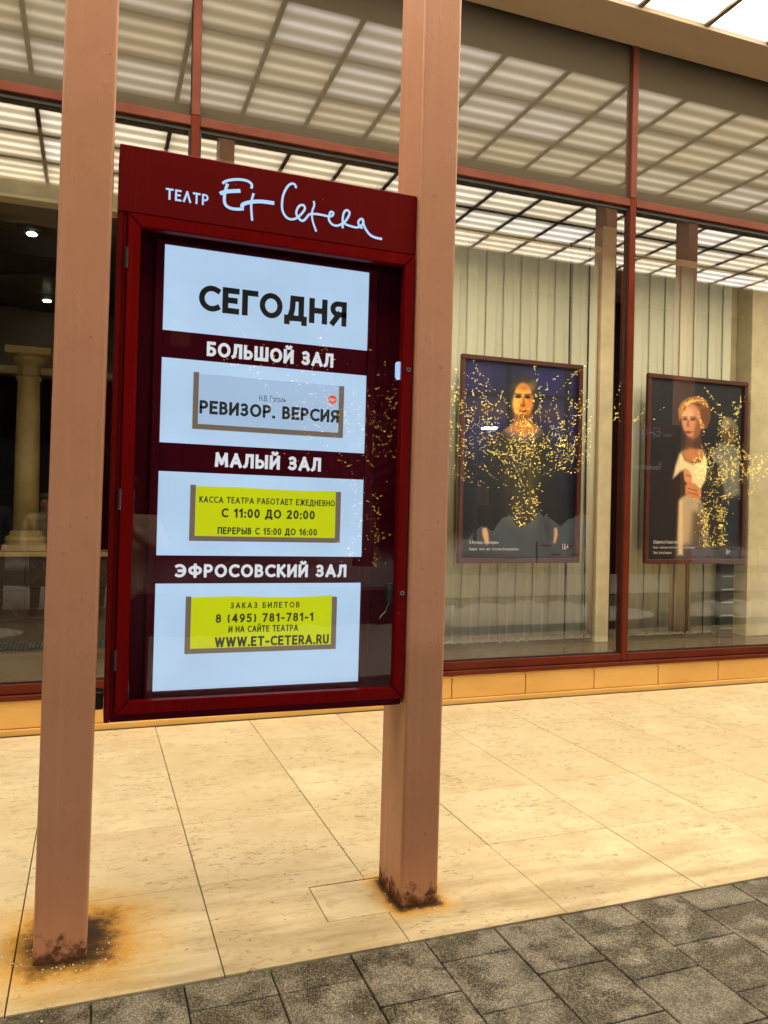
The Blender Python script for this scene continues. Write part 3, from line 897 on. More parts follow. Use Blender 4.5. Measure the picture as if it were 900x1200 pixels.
def poster_print(img, x0, x1, z0, z1, y, parent):
    NY, NX, _ = img.shape
    lin = np.where(img <= .04045, img / 12.92, ((img + .055) / 1.055) ** 2.4)
    xs = np.linspace(x0, x1, NX); zs = np.linspace(z1, z0, NY)
    X, Z = np.meshgrid(xs, zs)
    b = BASE[parent.name]
    co = np.stack([X - b.x, np.full(X.shape, y - b.y), Z - b.z], -1).reshape(-1, 3)
    idx = np.arange(NX * NY).reshape(NY, NX)
    q = np.stack([idx[:-1, :-1], idx[1:, :-1], idx[1:, 1:], idx[:-1, 1:]], -1).reshape(-1, 4)
    me = bpy.data.meshes.new("print")
    me.from_pydata(co.tolist(), [], q.tolist())
    ca = me.color_attributes.new("ink", 'FLOAT_COLOR', 'POINT')
    ca.data.foreach_set("color", np.concatenate([lin, np.ones((NY, NX, 1))], -1).astype(np.float32).ravel())
    o = bpy.data.objects.new("print", me); COL.objects.link(o); o.parent = parent; BASE[o.name] = b
    if "poster_ink" not in M:
        k = NT("poster_ink")
        a = k.n("ShaderNodeAttribute", attribute_name="ink")
        c = k.vmath('SCALE', a.outputs[0]); c.node.inputs["Scale"].default_value = 1.5
        M["poster_ink"] = k.bsdf(c, 0.45)
    me.materials.append(M["poster_ink"])
    return o
def framed(x0, x1, z0, z1, label):
    t = thing("framed_poster", ((x0 + x1) / 2, 6.1, z0), label, "poster", "framed theatre posters in the windows")
    w = .042
    for nm, a, c, e, f in (("frame_rail", x0, x1, z1 - w, z1), ("frame_rail", x0, x1, z0, z0 + w), ("frame_rail", x0, x0 + w, z0 + w + .001, z1 - w - .001), ("frame_rail", x1 - w, x1, z0 + w + .001, z1 - w - .001)):
        obj(nm, box(BM(), a, c, 6.092, 6.13, e, f, .006), "poster_wood", t)
    obj("backing_board", box(BM(), x0 + .01, x1 - .01, 6.126, 6.14, z0 + .01, z1 - .01), "black_rubber", t)
    return t, (x0 + w - .002, x1 - w + .002, z0 + w - .002, z1 - w + .002)
def bg1(X, Y):
    im = np.zeros(X.shape + (3,))
    top = np.array([22, 24, 74]) / 255; bot = np.array([6, 6, 12]) / 255
    t = np.clip((Y - 500) / 110, 0, 1)[..., None]
    im[:] = top * (1 - t) + bot * t
    n = .5 + .5 * np.sin(X * .07 + Y * .03) * np.sin(Y * .06)
    return im * (0.75 + .35 * n[..., None])
P1 = [
 ('e', 14, (70, 52, 52), 578, 478, 20, 7), ('e', 14, (62, 46, 56), 640, 482, 22, 7),
 ('p', 2, (8, 8, 18), [(594, 415), (599, 416), (599, 600), (594, 600)]), ('p', 2, (8, 8, 18), [(662, 420), (667, 420), (667, 610), (662, 610)]),
 ('p', 2, (9, 9, 20), [(540, 458), (680, 464), (680, 468), (540, 462)]), ('p', 3, (8, 8, 16), [(540, 545), (680, 545), (680, 552), (540, 552)]),
 ('p', 4, (16, 14, 14), [(574, 515), (588, 503), (605, 499), (622, 499), (640, 505), (649, 520), (652, 560), (655, 615), (648, 628), (640, 615), (640, 650), (578, 650), (580, 610), (572, 628), (566, 612), (569, 560)]),
 ('p', 5, (40, 36, 18), [(590, 506), (636, 506), (632, 560), (628, 615), (594, 615), (590, 560)]),
 ('p', 2, (176, 112, 48), [(604, 476), (620, 476), (621, 492), (634, 502), (613, 512), (590, 503), (602, 493)]),
 ('p', 3, (120, 100, 110), [(588, 505), (598, 499), (613, 511), (628, 499), (638, 505), (626, 514), (613, 517), (600, 514)], 0.6),
 ('e', 1.4, (30, 32, 30), 613.5, 460, 17.5, 20.5), ('p', 1.6, (26, 27, 26), [(596, 460), (631, 460), (629, 477), (624, 483), (602, 483), (598, 477)]),
 ('e', 2.0, (62, 62, 56), 622, 452, 5, 9, 40), ('e', 1.2, (244, 174, 66), 612.5, 467, 10.8, 19), ('e', 2, (212, 134, 40), 612, 478, 10, 10),
 ('e', 5, (170, 108, 44), 614, 453, 8, 4), ('p', 2.5, (176, 104, 34), [(618, 462), (625, 462), (624, 476), (618, 485)]), ('e', 2.5, (236, 176, 78), 604, 472, 4, 9), ('e', 2.5, (205, 128, 45), 619, 473, 3.5, 8),
 ('e', 1, (18, 10, 8), 607, 463.5, 3.6, 1.9), ('e', 1, (18, 10, 8), 617.5, 464, 3.6, 1.9),
 ('p', 1, (60, 34, 16), [(602, 459.5), (611, 460.5), (611, 461.7), (602, 461)]), ('p', 1, (60, 34, 16), [(614, 460.7), (623, 460), (623, 461.4), (614, 462)]),
 ('e', 1.2, (120, 62, 24), 612.3, 474, 2.6, 1.6), ('e', 1, (110, 34, 22), 612, 480, 5, 1.6), ('p', 1.5, (120, 66, 24), [(612, 465), (614, 466), (614.5, 474), (612.5, 474)]),
 ('e', 3, (110, 62, 26), 613, 487, 9, 3),
 ('p', 1.4, (190, 145, 90), [(566, 616), (571, 615), (573, 622), (574, 632), (571, 636), (568, 630), (566, 623)]),
 ('p', 1.4, (180, 135, 85), [(649, 616), (653, 616), (654, 624), (651, 634), (648, 634), (649, 625)]),
 ('p', 3, (30, 26, 16), [(600, 520), (604, 520), (598, 600), (594, 600)]), ('p', 3, (70, 60, 26), [(618, 520), (622, 520), (624, 600), (620, 600)]),
]
t, r = framed(2.930, 4.155, 1.072, 2.868, "framed poster of a standing woman in a dark cap against blue windows")
img = painter([(546, 420), (679, 432), (674, 652), (542, 651)], 250, 380, bg1, P1)
poster_print(img, r[0], r[1], r[2], r[3], 6.122, t)
text_mesh("К.Мушад «Фюзеры»", 3.05, 3.335, 1.232, 1.268, 6.1205, "print_white", t, bold=.02)
text_mesh("Кадон - засл. арт. Татьяна Владимирова", 3.05, 3.535, 1.178, 1.206, 6.1205, "print_white", t, bold=.02)
text_mesh("16+", 3.985, 4.05, 1.19, 1.245, 6.1205, "print_white", t, bold=.02)
def bg2(X, Y):
    im = np.zeros(X.shape + (3,))
    im[:] = np.array([12, 14, 20]) / 255
    im += (np.clip(1 - np.hypot(X - 800, Y - 600) / 90, 0, 1) * .03)[..., None] * np.array([1.2, .6, .4])
    return im
P2 = [
 ('p', 4, (26, 30, 40), [(846, 575), (868, 575), (868, 655), (848, 655)]),
 ('p', 3, (102, 101, 92), [(836, 527), (846, 518), (860, 519), (868, 530), (868, 580), (850, 584), (842, 560), (832, 545)]),
 ('p', 2, (92, 92, 88), [(850, 530), (853, 530), (856, 582), (852, 582)]),
 ('e', 1.6, (96, 88, 64), 855, 502, 10, 13), ('e', 2, (84, 62, 42), 856, 511, 8.5, 11), ('e', 3, (126, 116, 86), 852, 495, 5, 6),
 ('e', 1, (40, 30, 22), 855, 509, 2, 1.2), ('e', 1, (40, 30, 22), 862, 509, 1.8, 1.2), ('e', 1.5, (60, 38, 26), 859, 519, 3, 1.2),
 ('p', 3, (20, 12, 12), [(794, 556), (800, 540), (812, 535), (828, 532), (842, 545), (848, 575), (846, 655), (836, 655), (826, 610), (818, 585), (796, 590), (788, 584)]),
 ('p', 2.5, (172, 148, 112), [(796, 582), (812, 574), (820, 582), (826, 600), (833, 655), (792, 655)]),
 ('p', 6, (84, 70, 58), [(812, 600), (826, 600), (836, 658), (806, 658)]),
 ('p', 5, (60, 55, 58), [(792, 638), (834, 638), (836, 660), (790, 660)]),
 ('p', 2, (200, 176, 136), [(796, 586), (800, 584), (800, 650), (794, 650)]),
 ('p', 2, (214, 196, 152), [(792, 545), (797, 530), (805, 524), (812, 532), (820, 533), (826, 527), (829, 545), (827, 562), (818, 578), (806, 560), (800, 552), (789, 560)]),
 ('p', 3, (30, 16, 13), [(786, 566), (798, 552), (803, 550), (804, 566), (806, 576), (798, 582), (784, 592)]),
 ('p', 2, (70, 45, 36), [(804, 505), (822, 505), (823, 522), (827, 530), (822, 540), (812, 543), (803, 538), (799, 528), (804, 520)]),
 ('p', 3, (176, 112, 66), [(800, 528), (808, 524), (824, 526), (824, 537), (813, 542), (803, 538)]),
 ('p', 1.5, (120, 74, 32), [(797, 492), (796, 480), (799, 471), (807, 465), (820, 463), (829, 468), (833, 477), (833, 490), (829, 501), (823, 503), (802, 480)]),
 ('e', 1.6, (188, 126, 88), 811, 492, 11.5, 20, -4), ('e', 3, (214, 156, 116), 806, 484, 7, 7), ('p', 3, (128, 76, 50), [(817, 490), (824, 496), (818, 511), (812, 515)]),
 ('p', 1.5, (158, 104, 50), [(797, 491), (796, 477), (800, 470), (807, 465), (820, 463), (828, 468), (830, 476), (826, 480), (821, 474), (812, 472), (805, 475), (800, 484)]),
 ('p', 1.5, (196, 142, 76), [(800, 476), (806, 469), (818, 468), (808, 473), (801, 484)]), ('p', .7, (104, 64, 28), [(806, 466), (808, 466), (803, 480), (801, 480)]), ('p', .7, (112, 70, 30), [(813, 465), (815, 465), (822, 475), (820, 475)]), ('p', .7, (120, 76, 34), [(822, 466), (824, 467), (830, 480), (828, 480)]),
 ('p', 1, (96, 58, 26), [(822, 478), (832, 476), (832, 490), (828, 499), (824, 494), (822, 488)]), ('e', 1, (172, 108, 74), 823.5, 498, 2.3, 4), ('p', .8, (226, 172, 96), [(803, 471), (812, 467), (824, 468), (812, 470), (804, 475)]), ('p', .8, (90, 56, 26), [(810, 471), (822, 472), (828, 478), (820, 475)]),
 ('e', 1, (34, 20, 16), 803.5, 490, 2.4, 1.3), ('e', 1, (34, 20, 16), 812.5, 490.5, 2.6, 1.3), ('p', 1, (70, 42, 22), [(801, 487), (806, 487), (806, 488), (801, 488)]), ('p', 1, (70, 42, 22), [(809.5, 487), (816, 488), (816, 489), (809.5, 488)]),
 ('p', 1, (140, 84, 58), [(806, 491), (808, 491), (808.5, 499), (805, 499)]), ('e', .8, (110, 50, 42), 807, 505.5, 3.8, 1.4), ('e', .7, (80, 30, 28), 807, 505, 3.2, .5),
 ('p', 1.3, (196, 132, 84), [(801, 551), (806, 549), (810, 554), (811, 563), (806, 567), (802, 562)]),
 ('p', 1.3, (188, 120, 76), [(803, 568), (808, 564), (816, 567), (822, 575), (821, 583), (810, 583), (803, 578)]),
 ('p', .8, (110, 62, 40), [(804, 555), (810, 557), (810, 558), (804, 556)]), ('p', .8, (110, 62, 40), [(806, 571), (817, 574), (817, 575), (806, 572)]), ('p', .8, (110, 62, 40), [(806, 576), (818, 579), (818, 580), (806, 577)]),
 ('p', 1.2, (150, 146, 130), [(804, 586), (813, 584), (808, 600)]), ('p', 1.2, (120, 116, 106), [(817, 588), (824, 592), (819, 606)]),
]
t, r = framed(4.872, 6.085, 1.060, 2.858, "framed poster of a short haired blonde woman with a bald man behind her")
img = painter([(764, 440), (874, 453), (867, 656), (759, 655)], 250, 380, bg2, P2)
poster_print(img, r[0], r[1], r[2], r[3], 6.122, t)
text_mesh("А.Баамэни «Утомная жена»", 4.985, 5.30, 1.250, 1.285, 6.1205, "print_white", t, bold=.02)
text_mesh("Елена - народная артистка Марина Дубовицкая", 4.985, 5.48, 1.200, 1.226, 6.1205, "print_white", t, bold=.02)
text_mesh("Эвита - Антон Башенов", 4.985, 5.20, 1.152, 1.178, 6.1205, "print_white", t, bold=.02)
text_mesh("16+", 5.865, 5.915, 1.15, 1.20, 6.1205, "print_white", t, bold=.02)

# ------------------------------------------------------------------ posts
def post(pst, lean, label, group="painted square posts carrying the canopy"):
    x, y, hx, hy = pst
    t = thing("canopy_post", (x, y, -0.01), label, "post", group)
    b = BM()
    box(b, x - hx, x + hx, y - hy, y + hy, -0.01, 5.49, 0.011, 3)
    obj("shaft", b, "post_paint", t, True)
    for p in bpy.data.objects[t.children[0].name].data.polygons: p.use_smooth = False
    t.rotation_euler = (0, lean, 0)
    return t
post(POSTS[0], math.radians(0.75), "square salmon painted post left of the red display case, rusty at the foot")
post(POSTS[1], math.radians(0.45), "square salmon painted post right of the red display case")

# ------------------------------------------------------------------ display case
CX0, CX1 = 0.046, 1.119
def display_case(label):
    t = thing("display_case", (0.58, 2.85, 0.77), label, "display case", "theatre display cases between the posts")
    # carcass: side, top, bottom and back sheets
    obj("side_panel", box(BM(), CX0, CX0 + .018, 2.792, 2.945, .768, 2.708, .003), "case_header", t)
    obj("side_panel", box(BM(), CX1 - .014, CX1, 2.806, 2.945, .768, 2.708, .003), "case_header", t)
    obj("bottom_panel", box(BM(), CX0 + .019, CX1 - .015, 2.80, 2.945, .768, .790, .003), "case_header", t)
    obj("back_panel", box(BM(), CX0 + .019, CX1 - .015, 2.925, 2.943, .791, 2.706), "case_header", t)
    hd = obj("header_panel", box(BM(), CX0, CX1 + .004, 2.788, 2.90, 2.486, 2.712, .003), "case_header", t)
    # hinge stile left of the door
    obj("hinge_stile", box(BM(), CX0 + .001, CX0 + .030, 2.796, 2.84, .792, 2.484, .002), "case_header", t)
    # door: mitred rails
    a0, a1, z0, z1, w = CX0 + .032, CX1, .796, 2.482, .043
    ys, ye = 2.778, 2.812
    f = .0016
    for poly in ([(a0, z1), (a1, z1), (a1 - w, z1 - w), (a0 + w, z1 - w)], [(a0, z0), (a0 + w, z0 + w), (a1 - w, z0 + w), (a1, z0)],
                 [(a0, z0 + f), (a0, z1 - f), (a0 + w - f / 2, z1 - w - f / 2), (a0 + w - f / 2, z0 + w + f)], [(a1, z0 + f), (a1 - w + f / 2, z0 + w + f), (a1 - w + f / 2, z1 - w - f), (a1, z1 - f)]):
        b = prism(BM(), poly, ys, ye, 'y')
        es = [e for e in b.edges if all(abs(v.co.y - ys) < 1e-5 for v in e.verts)]
        bmesh.ops.bevel(b, geom=es, offset=.003, segments=2, affect='EDGES')
        obj("door_rail", b, "case_red", t)
    # lower apron under the door
    obj("apron", box(BM(), CX0 + .019, CX1 - .015, 2.795, 2.81, .770, .795, .002), "case_maroon", t)
    obj("glass", sheet_xz(a0 + w - .004, a1 - w + .004, 2.796, z0 + w - .004, z1 - w + .004), "case_glass", t)
    for zz in (2.33, 1.52, .98):
        b = BM(); tube(b, [(CX0 + .031, 2.782, zz - .035), (CX0 + .031, 2.782, zz + .035)], .006, 8)
        obj("hinge", b, "dark_steel", t)
    for zz in (2.045, 1.197):
        b = BM(); bmesh.ops.create_cone(b, cap_ends=True, segments=16, radius1=.008, radius2=.008, depth=.005, matrix=Matrix.Translation((1.102, 2.7765, zz)) @ Matrix.Rotation(math.pi / 2, 4, 'X'))
        lk = obj("lock", b, "steel", t)
        b = BM(); bmesh.ops.create_cone(b, cap_ends=True, segments=12, radius1=.005, radius2=.005, depth=.002, matrix=Matrix.Translation((1.102, 2.7735, zz)) @ Matrix.Rotation(math.pi / 2, 4, 'X'))
        obj("keyhole", b, "black_rubber", lk)
    obj("backing_board", box(BM(), a0 + .01, a1 - .014, 2.876, 2.89, .81, 2.47), "case_maroon", t)
    # inner frame bars round the light box
    for (xa, xb, za, zb) in ((.176, .2045, .815, 2.437), (.968, 1.0, .815, 2.437), (.2055, .967, 2.422, 2.437), (.2055, .967, .832, .848)):
        obj("inner_bar", box(BM(), xa, xb, 2.862, 2.875, za, zb, .002), "case_maroon", t)
    b = BM(); box(b, 1.052, 1.078, 2.80, 2.83, 1.16, 1.23, .004)
    obj("lock_body", b, "black_rubber", t)
    b = BM(); tube(b, [(1.06, 2.80, 1.16), (1.05, 2.802, 1.14), (1.045, 2.80, 1.125), (1.03, 2.801, 1.112), (1.022, 2.80, 1.10)], .0012, 4)
    obj("wire_end", b, "steel", t)
    obj("sticker", prism(BM(), [(1.056, 2.015), (1.064, 2.008), (1.079, 2.008), (1.079, 2.076), (1.064, 2.076), (1.056, 2.069)], 2.797, 2.798, 'y'), "lit_letters", t)
    return t

STROKES = [(0.0046, [(0.3879, 2.6339), (0.3982, 2.644), (0.4211, 2.6533), (0.4488, 2.6588), (0.4722, 2.6585), (0.4864, 2.6523), (0.4904, 2.6436), (0.4882, 2.6339)]), (0.0052, [(0.4053, 2.6367), (0.3997, 2.6173), (0.3956, 2.5934), (0.3965, 2.5703), (0.4046, 2.5576), (0.4232, 2.5521), (0.4463, 2.5538), (0.464, 2.5574)]), (0.0066, [(0.3799, 2.5965), (0.3899, 2.6032), (0.4127, 2.611), (0.4506, 2.6189)]), (0.0066, [(0.4583, 2.5612), (0.4608, 2.5728), (0.4878, 2.5854), (0.5254, 2.5936), (0.5721, 2.5952)]), (0.0041, [(0.4975, 2.618), (0.4914, 2.5944), (0.49, 2.5661), (0.4947, 2.5207)]), (0.0041, [(0.65, 2.662), (0.6461, 2.6727), (0.6356, 2.6761), (0.6202, 2.6649), (0.6052, 2.6344), (0.6001, 2.603), (0.6028, 2.5728), (0.6173, 2.552), (0.6382, 2.5474), (0.659, 2.5582), (0.677, 2.5788), (0.6846, 2.5944), (0.6791, 2.6049), (0.666, 2.6019), (0.6568, 2.5886), (0.6535, 2.5702), (0.6643, 2.5538), (0.6776, 2.5481), (0.6906, 2.5603), (0.7009, 2.5747), (0.7194, 2.5801), (0.7461, 2.581), (0.7731, 2.5798), (0.7881, 2.5841), (0.7917, 2.5951), (0.7824, 2.5974), (0.7773, 2.5862), (0.776, 2.5677), (0.7871, 2.5537), (0.8035, 2.5499), (0.8197, 2.5559), (0.8386, 2.5717), (0.8518, 2.5947), (0.8532, 2.6081), (0.8421, 2.6132), (0.8324, 2.6023), (0.8285, 2.5807), (0.8293, 2.5442)]), (0.0041, [(0.8299, 2.5678), (0.8415, 2.5606), (0.8609, 2.5566), (0.8858, 2.556), (0.905, 2.5699), (0.9085, 2.5847), (0.9001, 2.5903), (0.8892, 2.5781), (0.894, 2.5614), (0.9064, 2.5563)]), (0.0046, [(0.9057, 2.588), (0.9135, 2.5626), (0.9336, 2.538), (0.9563, 2.5289), (0.9846, 2.5275)]), (0.0036, [(0.7163, 2.6262), (0.7187, 2.611), (0.7113, 2.584), (0.7146, 2.5535), (0.7293, 2.5168)])]
def catmull(pts, n=5):
    P = [pts[0]] + pts + [pts[-1]]
    out = []
    for i in range(1, len(P) - 2):
        for k in range(n):
            t = k / n
            out.append(tuple(.5 * ((2 * P[i][a]) + (-P[i - 1][a] + P[i + 1][a]) * t + (2 * P[i - 1][a] - 5 * P[i][a] + 4 * P[i + 1][a] - P[i + 2][a]) * t * t + (-P[i - 1][a] + 3 * P[i][a] - 3 * P[i + 1][a] + P[i + 2][a]) * t ** 3) for a in (0, 1)))
    out.append(pts[-1])
    return out
def header_writing(parent, y=2.7874):
    b = BM()
    for si, (w, pts) in enumerate(STROKES):
        c = catmull(pts)
        L = []; R_ = []
        yy = y - .0002 * (si + 1)
        for i, p in enumerate(c):
            q0, q1 = c[max(0, i - 1)], c[min(len(c) - 1, i + 1)]
            dx, dz = q1[0] - q0[0], q1[1] - q0[1]
            l = math.hypot(dx, dz) or 1
            nx, nz = -dz / l * w, dx / l * w
            L.append(b.verts.new((p[0] + nx, yy, p[1] + nz))); R_.append(b.verts.new((p[0] - nx, yy, p[1] - nz)))
        for i in range(len(c) - 1):
            b.faces.new((L[i], R_[i], R_[i + 1], L[i + 1]))
    obj("script_lettering", b, "lit_letters", parent)
    caps("ТЕΛТР", .197, .341, 2.548, 2.587, y - .0006, "lit_letters", parent, .17, .16)

dc = display_case("dark red display case with lit hall programme between the two near posts")
header_writing(dc)
YP = 2.870
def lit_panel(x0, x1, z0, z1):
    return obj("lit_panel", box(BM(), x0, x1, YP, YP + .004, z0, z1), "lit_white", dc)
obj("lit_panel", box(BM(), .2065, .966, YP + .0005, YP + .0045, 2.122, 2.4215), "lit_white", dc)
obj("lit_panel", box(BM(), .2065, .966, YP + .0005, YP + .0045, 1.726, 2.025), "lit_white", dc)
obj("lit_panel", box(BM(), .2065, .966, YP + .0005, YP + .0045, 1.328, 1.6245), "lit_white", dc)
obj("lit_panel", box(BM(), .2065, .966, YP + .0005, YP + .0045, .850, 1.228), "lit_white", dc)
for za, zb in ((2.026, 2.121), (1.6255, 1.725), (1.229, 1.327)):
    obj("caption_band", box(BM(), .2065, .966, YP, YP + .003, za, zb), "case_maroon", dc)
YT = YP - .0006
caps("СЕГОДНЯ", .327, .880, 2.203, 2.297, YT, "ink", dc, .225, .11)
caps("БОЛЬШОЙ ЗАЛ", .360, .832, 2.043, 2.096, YT, "lit_caption", dc, .225, .13)
caps("МАЛЫЙ ЗАЛ", .400, .795, 1.648, 1.700, YT, "lit_caption", dc, .225, .13)
caps("ЭФРОСОВСКИЙ ЗАЛ", .273, .907, 1.250, 1.298, YT, "lit_caption", dc, .225, .13)
def holder(x0, x1, z0, z1, w=.018):
    y0, y1 = 2.852, YP - .0002
    h = obj("card_holder", box(BM(), x0, x0 + w, y0, y1, z0, z1 + .002, .001), "holder", dc)
    obj("channel", box(BM(), x1 - w, x1, y0, y1, z0, z1 - .004, .001), "holder", h)
    obj("channel", box(BM(), x0 + w + .0005, x1 - w - .0005, y0, y1, z0, z0 + w, .001), "holder", h)
holder(.316, .873, 1.779, 1.978)
holder(.316, .872, 1.381, 1.578)
holder(.311, .868, .980, 1.181)
def sheet(x0, x1, z0, z1, mat, wob=.0):
    b = BM()
    n = 12
    top = []
    for i in range(n + 1):
        u = i / n
        top.append((x0 + (x1 - x0) * u, z1 + wob * math.sin(u * 7) * .5))
    lo = [b.verts.new((x, 2.8585, z0)) for x, z in top]; hi = [b.verts.new((x, 2.8585 - .003 * math.sin(i * .9), z)) for i, (x, z) in enumerate(top)]
    for i in range(n): b.faces.new((lo[i], lo[i + 1], hi[i + 1], hi[i]))
    bmesh.ops.solidify(b, geom=b.faces[:], thickness=-.0004)
    return obj("paper_sheet", b, mat, dc)
sheet(.335, .855, 1.798, 1.975, "lit_paper", .002)
sheet(.335, .8535, 1.399, 1.575, "lit_yellow", .004)
sheet(.329, .8495, .998, 1.180, "lit_yellow", .005)
YS = 2.8530
text_mesh("Н.В. Гоголь", .551, .650, 1.895, 1.916, YS, "ink_soft", dc, bold=.005)
caps("РЕВИЗОР. ВЕРСИЯ", .338, .855, 1.834, 1.882, YS, "ink_soft", dc, .215, .11)
b = BM(); bmesh.ops.create_circle(b, cap_ends=True, segments=28, radius=.0165, matrix=Matrix.Translation((.828, YS, 1.920)) @ Matrix.Rotation(math.pi / 2, 4, 'X'))
obj("age_badge", b, "lit_red", dc)
text_mesh("16+", .817, .840, 1.914, 1.926, YS - .0006, "lit_caption", dc, bold=.02)
caps("КАССА ТЕАТРА РАБОТАЕТ ЕЖЕДНЕВНО", .347, .849, 1.518, 1.541, YS, "ink_soft", dc, .17, .16)
caps("С 11:00 ДО 20:00", .426, .772, 1.467, 1.500, YS, "ink_soft", dc, .21, .16)
caps("ПЕРЕРЫВ С 15:00 ДО 16:00", .414, .782, 1.407, 1.432, YS, "ink_soft", dc, .19, .16)
caps("ЗАКАЗ БИЛЕТОВ", .467, .723, 1.139, 1.161, YS, "ink_soft", dc, .18, .30)
caps("8 (495) 781-781-1", .416, .777, 1.088, 1.120, YS, "ink_soft", dc, .20, .20)
caps("И НА САЙТЕ ТЕАТРА", .463, .720, 1.052, 1.076, YS, "ink_soft", dc, .18, .14)
caps("WWW.ET-CETERA.RU", .415, .840, 1.001, 1.037, YS, "ink_soft", dc, .21, .14)
dc.rotation_euler = (0, math.radians(0.45), 0)

# brackets that hold the case on its posts
for k, (xx, zz, lab) in enumerate(((.030, 2.60, "small dark bracket joining the case top to the left post"), (.030, .84, "small dark bracket joining the case bottom to the left post"), (1.126, 2.3, "small dark bracket between case and right post"))):
    tag(obj("bracket", box(BM(), xx - .016 + (.0 if k else .010), xx + .014, 2.83, 2.90, zz - .03, zz + .03, .003), "dark_steel"), lab, "bracket", "brackets of the display case")

# the matching pair of posts and case further along the canopy, facing the windows
OX = 6.10
c = post((OX - .075, 2.89, .083, .122), 0, "left square post of the farther case, seen reflected in the window")
c = post((OX + 1.1965, 2.89, .0775, .124), 0, "right square post of the farther case, seen reflected in the window")
# (its own case, unlit board, turned to the facade)
far = thing("display_case", (OX + .58, 2.9, .77), "farther red display case whose mirrored lettering shows in the window", "display case", "theatre display cases between the posts")
mx0, mx1 = OX + .046, OX + 1.122
obj("side_panel", box(BM(), mx0, mx0 + .018, 2.80, 2.945, .768, 2.708, .003), "case_header", far)
obj("side_panel", box(BM(), mx1 - .018, mx1, 2.80, 2.945, .768, 2.708, .003), "case_header", far)
obj("back_panel", box(BM(), mx0 + .019, mx1 - .019, 2.80, 2.815, .768, 2.708), "case_header", far)
obj("header_panel", box(BM(), mx0 + .019, mx1 - .019, 2.82, 2.948, 2.486, 2.708), "case_header", far)
obj("bottom_panel", box(BM(), mx0 + .019, mx1 - .019, 2.82, 2.945, .768, .79), "case_header", far)
obj("backing_board", box(BM(), mx0 + .02, mx1 - .02, 2.86, 2.87, .80, 2.48), "case_maroon", far)
# lettering facing +Y: mirrored in X about the case's centre
cxm = OX + .584
b = BM()
for si, (w, pts) in enumerate(STROKES):
    cpts = catmull(pts, 3)
    pv = None
    yy = 2.9488 + .0002 * si
    for i, p in enumerate(cpts):
        q0, q1 = cpts[max(0, i - 1)], cpts[min(len(cpts) - 1, i + 1)]
        dx, dz = q1[0] - q0[0], q1[1] - q0[1]; l = math.hypot(dx, dz) or 1
        nx, nz = -dz / l * w, dx / l * w
        f = lambda x: cxm - (x - .584)
        cur = (b.verts.new((f(p[0] + nx), yy, p[1] + nz)), b.verts.new((f(p[0] - nx), yy, p[1] - nz)))
        if pv: b.faces.new((pv[0], cur[0], cur[1], pv[1]))
        pv = cur
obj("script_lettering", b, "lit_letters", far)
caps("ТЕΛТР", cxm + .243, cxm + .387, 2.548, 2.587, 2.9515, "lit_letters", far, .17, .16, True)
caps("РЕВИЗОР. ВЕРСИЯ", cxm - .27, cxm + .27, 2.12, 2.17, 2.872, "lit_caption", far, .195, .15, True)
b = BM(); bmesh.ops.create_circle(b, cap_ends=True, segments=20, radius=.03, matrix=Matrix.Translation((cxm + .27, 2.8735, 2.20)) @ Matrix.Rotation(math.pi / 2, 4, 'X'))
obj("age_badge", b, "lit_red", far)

# ------------------------------------------------------------------ small litter
b = BM()
def crumbs(cx, cy, hx, hy, n, spread):
    for _ in range(n):
        for _t in range(20):
            x = cx + random.gauss(0, spread); y = cy + random.gauss(0, spread)
            if abs(x - cx) > hx + .006 or abs(y - cy) > hy + .006: break
        r = random.uniform(.0012, .0034)
        bmesh.ops.create_icosphere(b, subdivisions=1, radius=r, matrix=Matrix.Translation((x, y, .001 + r * .4)))
crumbs(-.075, 2.82, .083, .04, 90, .10)
crumbs(1.2, 2.83, .075, .07, 40, .08)
for _ in range(60):
    r = random.uniform(.001, .0026)
    bmesh.ops.create_icosphere(b, subdivisions=1, radius=r, matrix=Matrix.Translation((random.uniform(-.4, 2.2), random.uniform(2.1, 2.75), r * .5)))
struct(obj("de_icing_salt", b, "salt"), "stuff")

# ------------------------------------------------------------------ the street behind the viewer (seen in the glass)
def snow_bank(name, pts, lab):
    """pts: ridge line (x, y, half width, height)"""
    b = BM()
    rs = random.Random(5)
    rows_ = []
    n = 60
    for i in range(n + 1):
        u = i / n * (len(pts) - 1); k = min(int(u), len(pts) - 2); t_ = u - k
        x, y, w, h = [pts[k][a] * (1 - t_) + pts[k + 1][a] * t_ for a in range(4)]
        ring = []
        for j in range(17):
            v = j / 16 * 2 - 1
            hh = h * (1 - v * v) ** 1.2 * (1 + .22 * math.sin(i * .9 + j) + rs.uniform(-.15, .15)) - .03
            ring.append(b.verts.new((x + rs.uniform(-.05, .05), y + v * w, hh)))
        rows_.append(ring)
    for a, c in zip(rows_, rows_[1:]):
        for j in range(16): b.faces.new((a[j], c[j], c[j + 1], a[j + 1]))
    o = obj(name, b, "snow", None, True)
    struct(o)
    return o
snow_bank("snow_bank", [(-6, -1.9, .9, .22), (0, -1.9, .9, .25), (4, -2.6, 1.1, .30), (9, -2.9, 1.2, .28), (18, -3.2, 1.2, .2)], "")
snow_bank("snow_heap", [(9, -13.2, 2.0, .1), (11.8, -12.6, 2.2, .7), (13.2, -12.6, 2.4, 1.15), (15, -12.6, 2.6, 1.3), (18, -12.6, 2.6, 1.25), (21, -12.8, 2.2, .5), (26, -13.6, 2, .25)], "")
snow_bank("snow_drift", [(3.9, 1.15, .2, .05), (4.6, 1.1, .75, .16), (6.2, 1.0, .85, .20), (7.6, 1.0, .7, .14), (8.2, 1.1, .3, .05)], "")
